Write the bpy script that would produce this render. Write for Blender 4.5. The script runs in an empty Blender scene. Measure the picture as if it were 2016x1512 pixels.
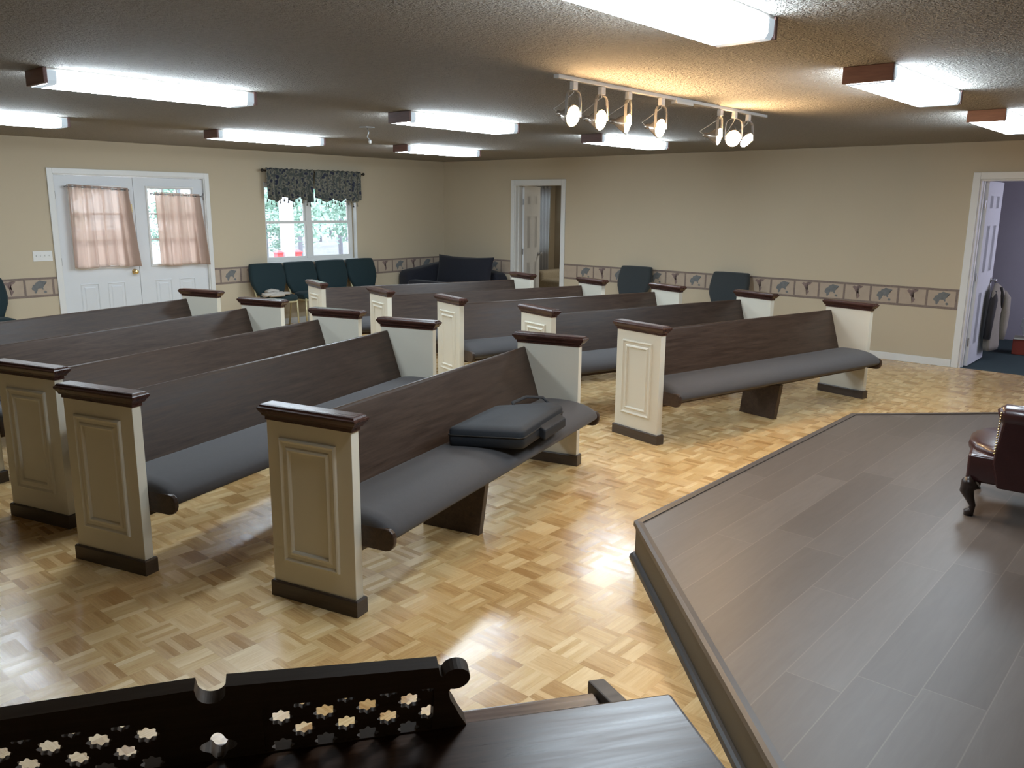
import bpy, bmesh, math, random
from mathutils import Vector, Matrix
PI = math.pi
R = math.radians
rnd = random.Random(7)
C = bpy.context.scene.collection
S = bpy.context.scene

# ------------------------------------------------------------------ camera, sky, exposure
CAMZ, YAW, PITCH, ROLL, FPX = 1.7325, 0.71820, 0.21190, 0.0092, 1638.06
_f = Vector((-math.sin(YAW) * math.cos(PITCH), math.cos(YAW) * math.cos(PITCH), -math.sin(PITCH)))
_r0 = Vector((math.cos(YAW), math.sin(YAW), 0)); _u0 = _r0.cross(_f)
_r = _r0 * math.cos(ROLL) + _u0 * math.sin(ROLL); _u = -_r0 * math.sin(ROLL) + _u0 * math.cos(ROLL)
cam_d = bpy.data.cameras.new('camera'); cam = bpy.data.objects.new('camera', cam_d); C.objects.link(cam)
cam_d.sensor_width = 36.0; cam_d.lens = FPX / 2016 * 36.0; cam_d.clip_start = 0.02; cam_d.clip_end = 300
cam.matrix_world = Matrix(((_r.x, _u.x, -_f.x, 0), (_r.y, _u.y, -_f.y, 0), (_r.z, _u.z, -_f.z, CAMZ), (0, 0, 0, 1)))
S.camera = cam

world = bpy.data.worlds.new('sky'); S.world = world; world.use_nodes = True
_bg = world.node_tree.nodes['Background']
_bg.inputs[0].default_value = (0.80, 0.90, 1.0, 1); _bg.inputs[1].default_value = 2.4

S.view_settings.view_transform = 'Standard'; S.view_settings.look = 'None'
S.view_settings.exposure = 1.6; S.view_settings.gamma = 1.0; S.view_settings.use_curve_mapping = False

TUBE = 13.0           # fluorescent lens emission
TUBE_COL = (0.77, 0.895, 1.0)
SPOT = 85.0           # track bulb emission
SPOT_COL = (1.0, 0.66, 0.34)

XL, YF, HC = -10.446, 10.145, 2.431     # left wall plane, far wall plane, ceiling height
XR, YB = 4.6, -3.2                      # right and back walls, out of the frame

# ------------------------------------------------------------------ node helpers
class NT:
    def __init__(s, name):
        s.m = bpy.data.materials.new(name); s.m.use_nodes = True; s.t = s.m.node_tree
        s.b = s.t.nodes['Principled BSDF']; s.out = s.t.nodes['Material Output']
    def n(s, typ, **kw):
        nd = s.t.nodes.new(typ)
        for k, v in kw.items(): setattr(nd, k, v)
        return nd
    def put(s, sock, v):
        if hasattr(v, 'is_output') or isinstance(v, bpy.types.NodeSocket): s.t.links.new(v, sock)
        elif isinstance(v, tuple) and len(v) == 3 and sock.type == 'RGBA': sock.default_value = (*v, 1)
        else: sock.default_value = v
    def math(s, op, a, b=0.0, c=0.0):
        nd = s.n('ShaderNodeMath', operation=op)
        s.put(nd.inputs[0], a); s.put(nd.inputs[1], b)
        s.put(nd.inputs[2], c); return nd.outputs[0]
    def coord(s, out='Object'): return s.n('ShaderNodeTexCoord').outputs[out]
    def sep(s, v):
        nd = s.n('ShaderNodeSeparateXYZ'); s.put(nd.inputs[0], v); return nd.outputs
    def comb(s, x, y, z):
        nd = s.n('ShaderNodeCombineXYZ')
        for i, q in enumerate((x, y, z)): s.put(nd.inputs[i], q)
        return nd.outputs[0]
    def mapping(s, v, scale=(1, 1, 1), loc=(0, 0, 0)):
        nd = s.n('ShaderNodeMapping'); s.put(nd.inputs[0], v)
        nd.inputs['Scale'].default_value = scale; nd.inputs['Location'].default_value = loc; return nd.outputs[0]
    def noise(s, v, scale=5, detail=3, rough=0.5, out='Fac', dist=0.0):
        nd = s.n('ShaderNodeTexNoise'); s.put(nd.inputs['Vector'], v)
        nd.inputs['Scale'].default_value = scale; nd.inputs['Detail'].default_value = detail
        nd.inputs['Roughness'].default_value = rough; nd.inputs['Distortion'].default_value = dist
        return nd.outputs[out]
    def voro(s, v, scale=5, out='Distance', feature='F1'):
        nd = s.n('ShaderNodeTexVoronoi', feature=feature); s.put(nd.inputs['Vector'], v)
        nd.inputs['Scale'].default_value = scale; return nd.outputs[out]
    def white(s, v):
        nd = s.n('ShaderNodeTexWhiteNoise', noise_dimensions='3D'); s.put(nd.inputs['Vector'], v); return nd.outputs['Value']
    def ramp(s, f, stops):
        nd = s.n('ShaderNodeValToRGB'); s.put(nd.inputs[0], f); e = nd.color_ramp.elements
        while len(e) < len(stops): e.new(0.5)
        for q, (p, c) in zip(e, stops): q.position = p; q.color = (*c, 1)
        return nd.outputs[0]
    def mix(s, f, a, b, blend='MIX'):
        nd = s.n('ShaderNodeMix', data_type='RGBA', blend_type=blend)
        s.put(nd.inputs[0], f); s.put(nd.inputs[6], a); s.put(nd.inputs[7], b); return nd.outputs[2]
    def rng(s, v, a, b, c, d):
        nd = s.n('ShaderNodeMapRange'); s.put(nd.inputs[0], v)
        for i, q in enumerate((a, b, c, d)): s.put(nd.inputs[i + 1], q)
        return nd.outputs[0]
    def bump(s, h, strength=0.2, dist=0.01):
        nd = s.n('ShaderNodeBump'); s.put(nd.inputs['Height'], h)
        nd.inputs['Strength'].default_value = strength; nd.inputs['Distance'].default_value = dist
        s.t.links.new(nd.outputs[0], s.b.inputs['Normal'])
    def set(s, **kw):
        names = dict(col='Base Color', rough='Roughness', metal='Metallic', coat='Coat Weight', coatr='Coat Roughness',
                     spec='Specular IOR Level', trans='Transmission Weight', sheen='Sheen Weight', ior='IOR',
                     emc='Emission Color', ems='Emission Strength', sub='Subsurface Weight')
        for k, v in kw.items(): s.put(s.b.inputs[names[k]], v)
        return s

def plain(name, col, rough=0.6, noise=0.06, nscale=8, bump=0.0, bscale=200, **kw):
    t = NT(name); co = t.coord()
    f = t.noise(co, nscale, 3)
    c = t.mix(f, tuple(x * (1 - noise) for x in col), tuple(min(1, x * (1 + noise)) for x in col))
    t.set(col=c, rough=rough, **kw)
    if bump: t.bump(t.noise(co, bscale, 2), bump, 0.003)
    return t.m

def wood(name, c0, c1, axis=0, rough=0.3, coat=0.0, gscale=1.0, bump=0.05, spec=0.5):
    t = NT(name); co = t.coord()
    sc = [26 * gscale] * 3; sc[axis] = 1.6 * gscale
    g = t.noise(t.mapping(co, tuple(sc)), 1.6, 6, 0.65, dist=0.6)
    g2 = t.noise(t.mapping(co, tuple(q * 4 for q in sc)), 2.0, 2)
    f = t.math('ADD', t.math('MULTIPLY', g, 0.75), t.math('MULTIPLY', g2, 0.25))
    t.set(col=t.ramp(f, [(0.32, c0), (0.68, c1)]), rough=t.rng(g, 0.3, 0.7, rough * 0.85, rough * 1.2), coat=coat, coatr=0.15, spec=spec)
    if bump: t.bump(f, bump, 0.002)
    return t.m

def emis(name, col, strength):
    t = NT(name); t.set(col=(0.8, 0.8, 0.8), emc=col, ems=strength, rough=0.4); return t.m

M = {}
M['wall'] = plain('wall_paint', (0.52, 0.440, 0.315), 0.75, 0.03, 1.5, bump=0.08, bscale=160)
M['trim'] = plain('white_trim_paint', (0.72, 0.72, 0.70), 0.35, 0.02)
M['door'] = plain('white_door_paint', (0.66, 0.68, 0.70), 0.4, 0.02)
M['cream'] = plain('cream_pew_paint', (0.74, 0.70, 0.59), 0.38, 0.03, 3)
M['pewwood'] = wood('dark_walnut_stain', (0.032, 0.018, 0.012), (0.078, 0.047, 0.031), 0, 0.35, spec=0.38)
M['capwood'] = wood('mahogany_cap_stain', (0.035, 0.014, 0.011), (0.080, 0.032, 0.023), 1, 0.28, gscale=1.2)
M['basewood'] = wood('dark_base_stain', (0.045, 0.030, 0.022), (0.085, 0.060, 0.042), 1, 0.4)
M['cushion'] = plain('charcoal_seat_fabric', (0.055, 0.050, 0.051), 0.8, 0.10, 40, bump=0.25, bscale=500, sheen=0.12)
M['greenfab'] = plain('dark_green_fabric', (0.004, 0.019, 0.023), 0.85, 0.12, 60, bump=0.2, bscale=400, sheen=0.06)
M['slatefab'] = plain('slate_fabric', (0.026, 0.032, 0.034), 0.85, 0.12, 60, bump=0.2, bscale=400, sheen=0.15)
M['navy'] = plain('navy_upholstery', (0.009, 0.010, 0.018), 0.9, 0.12, 30, bump=0.25, bscale=200, sheen=0.1)
M['gold'] = plain('gold_painted_metal', (0.50, 0.43, 0.25), 0.4, 0.05, metal=0.35)
M['brass'] = plain('brass', (0.80, 0.62, 0.30), 0.22, 0.04, metal=1.0)
M['nickel'] = plain('grey_metal', (0.38, 0.38, 0.39), 0.35, 0.05, metal=0.9)
M['black'] = plain('black_nylon', (0.012, 0.015, 0.020), 0.7, 0.15, 60, bump=0.3, bscale=300)
M['darkmetal'] = plain('dark_metal', (0.04, 0.035, 0.03), 0.45, 0.05, metal=0.6)
M['whitemetal'] = plain('white_enamel', (0.50, 0.48, 0.45), 0.4, 0.03)
M['shell'] = plain('lit_glass_shell', (0.45, 0.38, 0.31), 0.25, 0.05, metal=0.6)  # beige lightened so the glass looks lit by its bulb
M['yoke'] = plain('warm_grey_enamel', (0.26, 0.235, 0.21), 0.4, 0.03)
M['lampwood'] = wood('light_cap_wood', (0.17, 0.095, 0.088), (0.27, 0.155, 0.14), 0, 0.4)
M['organlidlit'] = wood('organ_walnut_lit', (0.085, 0.040, 0.022), (0.19, 0.10, 0.06), 0, 0.26, spec=0.6)  # organ walnut made lighter and warmer: light on the lid put into colour
M['organ'] = wood('organ_walnut', (0.045, 0.022, 0.013), (0.105, 0.054, 0.032), 0, 0.30, spec=0.28, coat=0.0, gscale=1.3)
M['organdark'] = wood('rack_walnut', (0.075, 0.052, 0.036), (0.125, 0.092, 0.066), 0, 0.6, gscale=1.3)
M['leather'] = plain('oxblood_leather', (0.040, 0.012, 0.012), 0.30, 0.25, 14, bump=0.12, bscale=90, coat=0.2)
M['legwood'] = plain('dark_carved_wood', (0.022, 0.013, 0.010), 0.3, 0.15, 14)
M['tube'] = emis('fluorescent_lens', TUBE_COL, TUBE)
M['lens'] = emis('fluorescent_lens_end', TUBE_COL, TUBE * 0.014); M['lens'].node_tree.nodes['Principled BSDF'].inputs['Base Color'].default_value = (0.22, 0.27, 0.30, 1)
M['bulb'] = emis('flood_bulb_face', SPOT_COL, SPOT)
M['plastic'] = plain('white_plastic', (0.75, 0.75, 0.73), 0.3, 0.01)
M['towel'] = plain('beige_towelling', (0.46, 0.42, 0.37), 0.9, 0.06, 30, bump=0.3, bscale=300)
M['stageface'] = plain('stage_riser_paint', (0.105, 0.088, 0.060), 0.55, 0.04)
M['stagetrim'] = plain('stage_edge_trim', (0.085, 0.068, 0.058), 0.4, 0.08, 20)
M['stagebase'] = plain('stage_quarter_round', (0.035, 0.031, 0.030), 0.4, 0.06)
M['red'] = plain('red_painted_wood', (0.75, 0.10, 0.12), 0.5, 0.04)
M['column'] = plain('white_column_paint', (0.62, 0.60, 0.66), 0.5, 0.02)
M['ground'] = plain('leafy_ground', (0.26, 0.24, 0.25), 0.9, 0.3, 1.5)
M['deck'] = plain('porch_deck', (0.42, 0.38, 0.35), 0.8, 0.1, 3)
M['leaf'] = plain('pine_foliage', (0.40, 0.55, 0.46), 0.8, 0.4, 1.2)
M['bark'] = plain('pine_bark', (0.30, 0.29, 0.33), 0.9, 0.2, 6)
M['teal'] = plain('dark_teal_carpet', (0.018, 0.040, 0.045), 0.95, 0.25, 90, bump=0.4, bscale=300)
M['lilac'] = plain('lilac_grey_wall', (0.35, 0.335, 0.385), 0.7, 0.03)
M['tanwall'] = plain('brown_beige_wall', (0.36, 0.30, 0.21), 0.7, 0.03)
M['plush'] = plain('beige_plush', (0.42, 0.37, 0.28), 0.9, 0.25, 40, bump=0.5, bscale=120)
M['suit'] = plain('taupe_wool', (0.25, 0.225, 0.185), 0.85, 0.12, 50, bump=0.2, bscale=300)
M['suitdark'] = plain('charcoal_wool', (0.028, 0.026, 0.026), 0.85, 0.12, 50)
M['redcard'] = plain('red_card', (0.30, 0.05, 0.03), 0.6, 0.1)
M['paper'] = plain('paper', (0.70, 0.68, 0.62), 0.7, 0.03)
M['brownwood'] = wood('brown_door_wood', (0.10, 0.045, 0.02), (0.2, 0.10, 0.05), 2, 0.5)
M['map_bg'] = plain('border_parchment', (0.42, 0.335, 0.255), 0.75, 0.10, 14)
M['map_band'] = plain('border_band', (0.205, 0.155, 0.130), 0.75, 0.30, 60)
M['map_am'] = plain('border_brown_land', (0.215, 0.150, 0.135), 0.75, 0.25, 30)
M['map_eu'] = plain('border_blue_land', (0.150, 0.155, 0.155), 0.75, 0.30, 30)

t = NT('popcorn_ceiling'); co = t.coord()
v = t.noise(co, 48, 3, 0.6); v2 = t.noise(co, 120, 2)
h = t.math('ADD', v, t.math('MULTIPLY', v2, 0.5))
t.set(col=t.mix(v, (0.44, 0.41, 0.365), (0.64, 0.60, 0.54)), rough=0.85); t.bump(h, 1.0, 0.09); M['ceiling'] = t.m

# parquet: 15 cm squares of five strips, alternate squares turned
t = NT('basketweave_parquet'); x, y, z = t.sep(t.coord())
SQ = 0.15
px = t.math('DIVIDE', t.math('ADD', x, 2.62 + SQ * 100), SQ); py = t.math('DIVIDE', t.math('ADD', y, -2.826 + SQ * 100), SQ)
cx, cy = t.math('FLOOR', px), t.math('FLOOR', py)
fx, fy = t.math('FRACT', px), t.math('FRACT', py)
par = t.math('MODULO', t.math('ADD', cx, cy), 2.0)
along = t.math('ADD', t.math('MULTIPLY', par, fx), t.math('MULTIPLY', t.math('SUBTRACT', 1.0, par), fy))
across = t.math('ADD', t.math('MULTIPLY', par, fy), t.math('MULTIPLY', t.math('SUBTRACT', 1.0, par), fx))
st = t.math('MULTIPLY', across, 5.0); si = t.math('FLOOR', st)
rs = t.white(t.comb(t.math('ADD', cx, t.math('MULTIPLY', si, 0.137)), cy, si))
rc = t.white(t.comb(cx, cy, 3.3))
gx = t.comb(t.math('ADD', t.math('MULTIPLY', along, 0.5), t.math('MULTIPLY', rs, 37.0)), t.math('MULTIPLY', across, 7.0), t.math('MULTIPLY', rc, 11.0))
gr = t.rng(t.noise(gx, 2.4, 5, 0.7), 0.3, 0.7, 0.0, 1.0)
val = t.math('ADD', t.math('ADD', t.math('MULTIPLY', rs, 0.32), t.math('MULTIPLY', rc, 0.24)), t.math('MULTIPLY', gr, 0.42))
val = t.math('SUBTRACT', val, t.math('MULTIPLY', par, 0.17))  # turned squares darkened: view-dependent sheen put into the base colour
colr = t.ramp(val, [(0.08, (0.43, 0.235, 0.085)), (0.34, (0.60, 0.375, 0.155)), (0.56, (0.71, 0.485, 0.225)), (0.85, (0.85, 0.64, 0.355))])
e1 = t.math('MINIMUM', t.math('MINIMUM', fx, t.math('SUBTRACT', 1.0, fx)), t.math('MINIMUM', fy, t.math('SUBTRACT', 1.0, fy)))
fs = t.math('FRACT', st); e2 = t.math('MINIMUM', fs, t.math('SUBTRACT', 1.0, fs))
seam = t.math('MAXIMUM', t.rng(e1, 0.0, 0.010, 0.16, 0.0), t.rng(e2, 0.0, 0.03, 0.06, 0.0))
colr = t.mix(seam, colr, (0.20, 0.11, 0.045))
wob = t.noise(t.coord(), 9, 3, 0.6)
hh = t.math('ADD', t.math('MULTIPLY', wob, 1.0), t.math('MULTIPLY', t.math('ADD', t.math('MULTIPLY', rs, fs), t.math('MULTIPLY', rc, along)), 0.12))
t.set(col=colr, rough=t.rng(rs, 0, 1, 0.22, 0.34), spec=0.5, coat=0.2, coatr=0.16); t.bump(hh, 0.12, 0.01)
M['parquet'] = t.m

# stage planks, 19 cm wide, running along y
t = NT('stage_vinyl_planks'); x, y, z = t.sep(t.coord())
px = t.math('DIVIDE', t.math('ADD', x, 19.0 + 1.36), 0.19); rx = t.math('FLOOR', px); fx = t.math('FRACT', px)
off = t.white(t.comb(rx, 1.7, 0.3))
py = t.math('ADD', t.math('DIVIDE', t.math('ADD', y, 20.0), 1.22), off); ry = t.math('FLOOR', py); fy = t.math('FRACT', py)
rp = t.white(t.comb(rx, ry, 0.9))
g = t.noise(t.comb(t.math('MULTIPLY', x, 22.0), t.math('MULTIPLY', y, 2.2), t.math('MULTIPLY', rp, 9.0)), 1.3, 5, 0.65, dist=0.8)
vv = t.math('ADD', t.math('MULTIPLY', rp, 0.45), t.math('MULTIPLY', g, 0.55))
cc = t.ramp(vv, [(0.15, (0.080, 0.063, 0.052)), (0.55, (0.110, 0.090, 0.077)), (0.9, (0.145, 0.123, 0.108))])
ex = t.math('MINIMUM', fx, t.math('SUBTRACT', 1.0, fx)); ey = t.math('MINIMUM', fy, t.math('SUBTRACT', 1.0, fy))
sm = t.math('MAXIMUM', t.rng(ex, 0.0, 0.016, 0.6, 0.0), t.rng(ey, 0.0, 0.0025, 0.6, 0.0))
t.set(col=t.mix(sm, cc, (0.22, 0.185, 0.155)), rough=0.42, spec=0.5); t.bump(g, 0.04, 0.003)
M['stage'] = t.m

t = NT('damask_valance'); co = t.coord()
a = t.noise(co, 13, 4, 0.7, dist=2.0); b = t.voro(co, 16)
f = t.math('ADD', t.math('MULTIPLY', a, 0.7), t.math('MULTIPLY', b, 0.45))
t.set(col=t.ramp(f, [(0.42, (0.016, 0.019, 0.045)), (0.50, (0.05, 0.06, 0.065)), (0.56, (0.24, 0.22, 0.165)), (0.66, (0.06, 0.07, 0.065))]), rough=0.8)
M['valance'] = t.m

def sheer(name, col, transl, open_=0.0):
    t = NT(name); co = t.coord()
    w = t.noise(co, 300, 2); t.set(col=t.mix(w, tuple(q * .92 for q in col), col), rough=0.9)
    tr = t.n('ShaderNodeBsdfTranslucent'); tr.inputs[0].default_value = (*col, 1)
    mx = t.n('ShaderNodeMixShader'); mx.inputs[0].default_value = transl
    tp = t.n('ShaderNodeBsdfTransparent'); m2 = t.n('ShaderNodeMixShader'); m2.inputs[0].default_value = open_
    t.t.links.new(t.b.outputs[0], mx.inputs[1]); t.t.links.new(tr.outputs[0], mx.inputs[2])
    t.t.links.new(mx.outputs[0], m2.inputs[1]); t.t.links.new(tp.outputs[0], m2.inputs[2]); t.t.links.new(m2.outputs[0], t.out.inputs[0]); return t.m
M['curtain'] = sheer('blush_curtain_cloth', (0.72, 0.58, 0.50), 0.78, 0.18)
M['silver'] = sheer('silver_curtain_cloth', (0.55, 0.55, 0.56), 0.6)
M['bagfilm'] = sheer('white_bag_film', (0.75, 0.77, 0.80), 0.4)

t = NT('window_glass')
tr = t.n('ShaderNodeBsdfTransparent'); gl = t.n('ShaderNodeBsdfGlossy'); gl.inputs['Roughness'].default_value = 0.02
fr = t.n('ShaderNodeFresnel'); fr.inputs[0].default_value = 1.45
mx = t.n('ShaderNodeMixShader'); t.t.links.new(fr.outputs[0], mx.inputs[0])
tr.inputs[0].default_value = (0.95, 0.97, 0.97, 1)
t.t.links.new(tr.outputs[0], mx.inputs[1]); t.t.links.new(gl.outputs[0], mx.inputs[2]); t.t.links.new(mx.outputs[0], t.out.inputs[0])
M['glass'] = t.m

# ------------------------------------------------------------------ mesh helpers
def nb(): return bmesh.new()
def box(bm, x0, x1, y0, y1, z0, z1, mi=0, X=None):
    vs = [bm.verts.new((x, y, z)) for x in (x0, x1) for y in (y0, y1) for z in (z0, z1)]
    fs = [(0, 1, 3, 2), (4, 6, 7, 5), (0, 4, 5, 1), (2, 3, 7, 6), (0, 2, 6, 4), (1, 5, 7, 3)]
    for f in fs:
        q = bm.faces.new([vs[i] for i in f]); q.material_index = mi
    if X is not None: bmesh.ops.transform(bm, matrix=X, verts=vs)
    return vs
def prism(bm, pts, vec, mi=0, X=None):
    a = [bm.verts.new(p) for p in pts]; b = [bm.verts.new(Vector(p) + Vector(vec)) for p in pts]
    n = len(pts)
    bm.faces.new(a[::-1]).material_index = mi; bm.faces.new(b).material_index = mi
    for i in range(n): bm.faces.new((a[i], a[(i + 1) % n], b[(i + 1) % n], b[i])).material_index = mi
    if X is not None: bmesh.ops.transform(bm, matrix=X, verts=a + b)
    return a + b
def loft(bm, rings, closed=True, cap=True, mi=0):
    R_ = [[bm.verts.new(p) for p in r] for r in rings]
    for a, b in zip(R_[:-1], R_[1:]):
        n = len(a)
        for i in range(n if closed else n - 1):
            j = (i + 1) % n
            bm.faces.new((a[i], a[j], b[j], b[i])).material_index = mi
    if cap:
        bm.faces.new(R_[0][::-1]).material_index = mi; bm.faces.new(R_[-1]).material_index = mi
    return [v for r in R_ for v in r]
def tube(bm, pts, rad, seg=8, mi=0, flat=None, cap=True):
    pts = [Vector(p) for p in pts]; rings = []
    rads = rad if isinstance(rad, (list, tuple)) else [rad] * len(pts)
    d0 = (pts[1] - pts[0]).normalized()
    up = Vector((0, 0, 1)) if abs(d0.z) < 0.9 else Vector((1, 0, 0))
    for i, p in enumerate(pts):
        d = (pts[min(i + 1, len(pts) - 1)] - pts[max(i - 1, 0)]).normalized()
        s = d.cross(up)
        if s.length < 1e-4: s = Vector((1, 0, 0))
        s.normalize(); w = s.cross(d).normalized(); up = w
        rings.append([p + (s * math.cos(2 * PI * k / seg) * (flat[0] if flat else 1) + w * math.sin(2 * PI * k / seg) * (flat[1] if flat else 1)) * rads[i] for k in range(seg)])
    return loft(bm, rings, cap=cap, mi=mi)
def lathe(bm, prof, seg=20, X=None, mi=0):
    # prof: list of (r, z) along local z
    rings = [[(max(r, 1e-4) * math.cos(2 * PI * k / seg), max(r, 1e-4) * math.sin(2 * PI * k / seg), z) for k in range(seg)] for r, z in prof]
    vs = loft(bm, rings, mi=mi)
    if X is not None: bmesh.ops.transform(bm, matrix=X, verts=vs)
    return vs
def at(loc, rz=0, rx=0, ry=0): return Matrix.Translation(loc) @ Matrix.Rotation(rz, 4, 'Z') @ Matrix.Rotation(ry, 4, 'Y') @ Matrix.Rotation(rx, 4, 'X')
def aim(loc, d, roll=0.0):
    q = Vector(d).to_track_quat('Z', 'Y'); return Matrix.Translation(loc) @ q.to_matrix().to_4x4()
def frame_ring(bm, plane, a0, a1, b0, b1, steps, mi=0, close=False):
    """rectangular moulding: steps are (inset, height); plane(a, b, h) gives the point"""
    rings = []
    for ins, hgt in steps:
        rings.append([plane(a0 + ins, b0 + ins, hgt), plane(a1 - ins, b0 + ins, hgt), plane(a1 - ins, b1 - ins, hgt), plane(a0 + ins, b1 - ins, hgt)])
    R_ = [[bm.verts.new(p) for p in r] for r in rings]
    for a, b in zip(R_[:-1], R_[1:]):
        for i in range(4):
            j = (i + 1) % 4; bm.faces.new((a[i], a[j], b[j], b[i])).material_index = mi
    if close: bm.faces.new(R_[-1]).material_index = mi
def obj(name, bm, mats, parent=None, smooth=False, bevel=0.0, X=None, seg=2, subd=0):
    if X is not None: bmesh.ops.transform(bm, matrix=X, verts=bm.verts[:])
    bmesh.ops.recalc_face_normals(bm, faces=bm.faces[:])
    me = bpy.data.meshes.new(name); bm.to_mesh(me); bm.free()
    for m in (mats if isinstance(mats, (list, tuple)) else [mats]): me.materials.append(M[m] if isinstance(m, str) else m)
    if smooth:
        for p in me.polygons: p.use_smooth = True
    o = bpy.data.objects.new(name, me); C.objects.link(o)
    if parent is not None: o.parent = parent
    if bevel:
        b = o.modifiers.new('bevel', 'BEVEL'); b.width = bevel; b.segments = seg; b.limit_method = 'ANGLE'; b.angle_limit = R(40)
    if subd:
        s = o.modifiers.new('subdiv', 'SUBSURF'); s.levels = subd; s.render_levels = subd
    return o
def tag(o, label=None, cat=None, group=None, kind=None):
    if label: o['label'] = label
    if cat: o['category'] = cat
    if group: o['group'] = group
    if kind: o['kind'] = kind
    return o
def thing(name, label, cat, loc=(0, 0, 0), rz=0.0, group=None):
    o = bpy.data.objects.new(name, None); C.objects.link(o); o.location = loc; o.rotation_euler = (0, 0, rz)
    return tag(o, label, cat, group)
def struct(name, bm, m, **kw):
    o = obj(name, bm, m, **kw)
    if kw.get('parent') is None: o['kind'] = 'structure'
    return o
def copy_tree(o, parent=None):
    c = o.copy(); C.objects.link(c)
    if parent is not None: c.parent = parent
    for ch in [q for q in bpy.data.objects if q.parent == o]: copy_tree(ch, c)
    return c
def smoothpoly(pts, n=3):
    P = [Vector(p) for p in pts]
    for _ in range(n):
        Q = []
        for i in range(len(P)):
            a, b = P[i], P[(i + 1) % len(P)]; Q += [a * 0.75 + b * 0.25, a * 0.25 + b * 0.75]
        P = Q
    return P

# ------------------------------------------------------------------ the room shell
WT = 0.14
bm = nb(); box(bm, XL - WT, XR, YB, YF + 0.02, -0.12, 0.0); struct('floor', bm, 'parquet')
bm = nb(); box(bm, XL - WT, XR + WT, YB - WT, 13.8, HC, HC + 0.15); struct('ceiling', bm, 'ceiling')
# left wall with double-door opening and window opening
DY0, DY1, DZ = 3.905, 5.775, 2.04
WY0, WY1, WZ0, WZ1 = 6.66, 8.27, 0.885, 2.02
bm = nb()
box(bm, XL - WT, XL, YB, DY0, 0, HC); box(bm, XL - WT, XL, DY0, DY1, DZ, HC); box(bm, XL - WT, XL, DY1, WY0, 0, HC)
box(bm, XL - WT, XL, WY0, WY1, 0, WZ0); box(bm, XL - WT, XL, WY0, WY1, WZ1, HC); box(bm, XL - WT, XL, WY1, YF, 0, HC)
struct('wall_left', bm, 'wall')
D3A, D3B = -8.84, -7.90     # small open doorway
D4A, D4B = -2.262, -1.40    # right doorway
bm = nb()
box(bm, XL - WT, D3A, YF, YF + WT, 0, HC); box(bm, D3A, D3B, YF, YF + WT, 2.045, HC); box(bm, D3B, D4A, YF, YF + WT, 0, HC)
box(bm, D4A, D4B, YF, YF + WT, 2.045, HC); box(bm, D4B, XR + WT, YF, YF + WT, 0, HC)
struct('wall_far', bm, 'wall')
bm = nb(); box(bm, XR, XR + WT, YB - WT, YF, 0, HC); struct('wall_right', bm, 'wall')
bm = nb(); box(bm, XL - WT, XR, YB - WT, YB, 0, HC); struct('wall_back', bm, 'wall')

# baseboards
def bboard(name, x0, x1, y0, y1):
    bm = nb(); box(bm, x0, x1, y0, y1, 0, 0.085); struct(name, bm, 'trim', bevel=0.004)
bboard('baseboard_far', D3B + 0.07, D4A - 0.075, YF - 0.014, YF)
bboard('baseboard_far_corner', XL, D3A - 0.07, YF - 0.014, YF)
bboard('baseboard_left', XL, XL + 0.014, DY1 + 0.065, YF - 0.014)
bboard('baseboard_left_front', XL, XL + 0.014, YB, DY0 - 0.065)

# casings
def casing_far(name, a, b, top):
    bm = nb(); w = 0.072; y0, y1 = YF - 0.018, YF + WT + 0.012
    box(bm, a - w, a, YF - 0.018, YF, 0, top + w); box(bm, b, b + w, YF - 0.018, YF, 0, top + w); box(bm, a, b, YF - 0.018, YF, top, top + w)
    box(bm, a, a + 0.018, YF - 0.004, y1, 0, top); box(bm, b - 0.018, b, YF - 0.004, y1, 0, top); box(bm, a + 0.018, b - 0.018, YF - 0.004, y1, top - 0.018, top)
    box(bm, a + 0.018, a + 0.03, YF + 0.06, YF + 0.10, 0, top - 0.018)
    struct(name, bm, 'trim', bevel=0.004)
casing_far('trim_1', D3A, D3B, 2.045)
casing_far('trim_2', D4A, D4B, 2.045)
bm = nb(); w = 0.062
box(bm, XL, XL + 0.018, DY0 - w, DY0, 0, DZ + w); box(bm, XL, XL + 0.018, DY1, DY1 + w, 0, DZ + w); box(bm, XL, XL + 0.018, DY0, DY1, DZ, DZ + w)
box(bm, XL - WT, XL + 0.004, DY0 - 0.01, DY0 + 0.012, 0, DZ); box(bm, XL - WT, XL + 0.004, DY1 - 0.012, DY1 + 0.01, 0, DZ); box(bm, XL - WT, XL + 0.004, DY0 + 0.012, DY1 - 0.012, DZ - 0.012, DZ + 0.01)
struct('trim_3', bm, 'trim', bevel=0.004)

# ------------------------------------------------------------------ wallpaper border with maps
AM = [(0.10, 0.86), (0.22, 0.97), (0.40, 0.93), (0.52, 0.99), (0.66, 0.95), (0.90, 0.99), (0.80, 0.85), (0.66, 0.80), (0.62, 0.70), (0.54, 0.66), (0.50, 0.55), (0.52, 0.47),
      (0.62, 0.42), (0.72, 0.33), (0.66, 0.20), (0.57, 0.10), (0.54, 0.02), (0.50, 0.08), (0.52, 0.24), (0.46, 0.36), (0.50, 0.44), (0.42, 0.50), (0.34, 0.58), (0.28, 0.72), (0.20, 0.80)]
EU = [(0.14, 0.52), (0.18, 0.66), (0.30, 0.72), (0.34, 0.84), (0.44, 0.88), (0.56, 0.97), (0.70, 0.92), (0.92, 0.86), (0.88, 0.76), (0.80, 0.72), (0.76, 0.58), (0.70, 0.48),
      (0.72, 0.34), (0.66, 0.32), (0.60, 0.44), (0.54, 0.40), (0.48, 0.44), (0.42, 0.38), (0.38, 0.24), (0.30, 0.08), (0.24, 0.12), (0.22, 0.30), (0.12, 0.36), (0.10, 0.46)]
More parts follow.
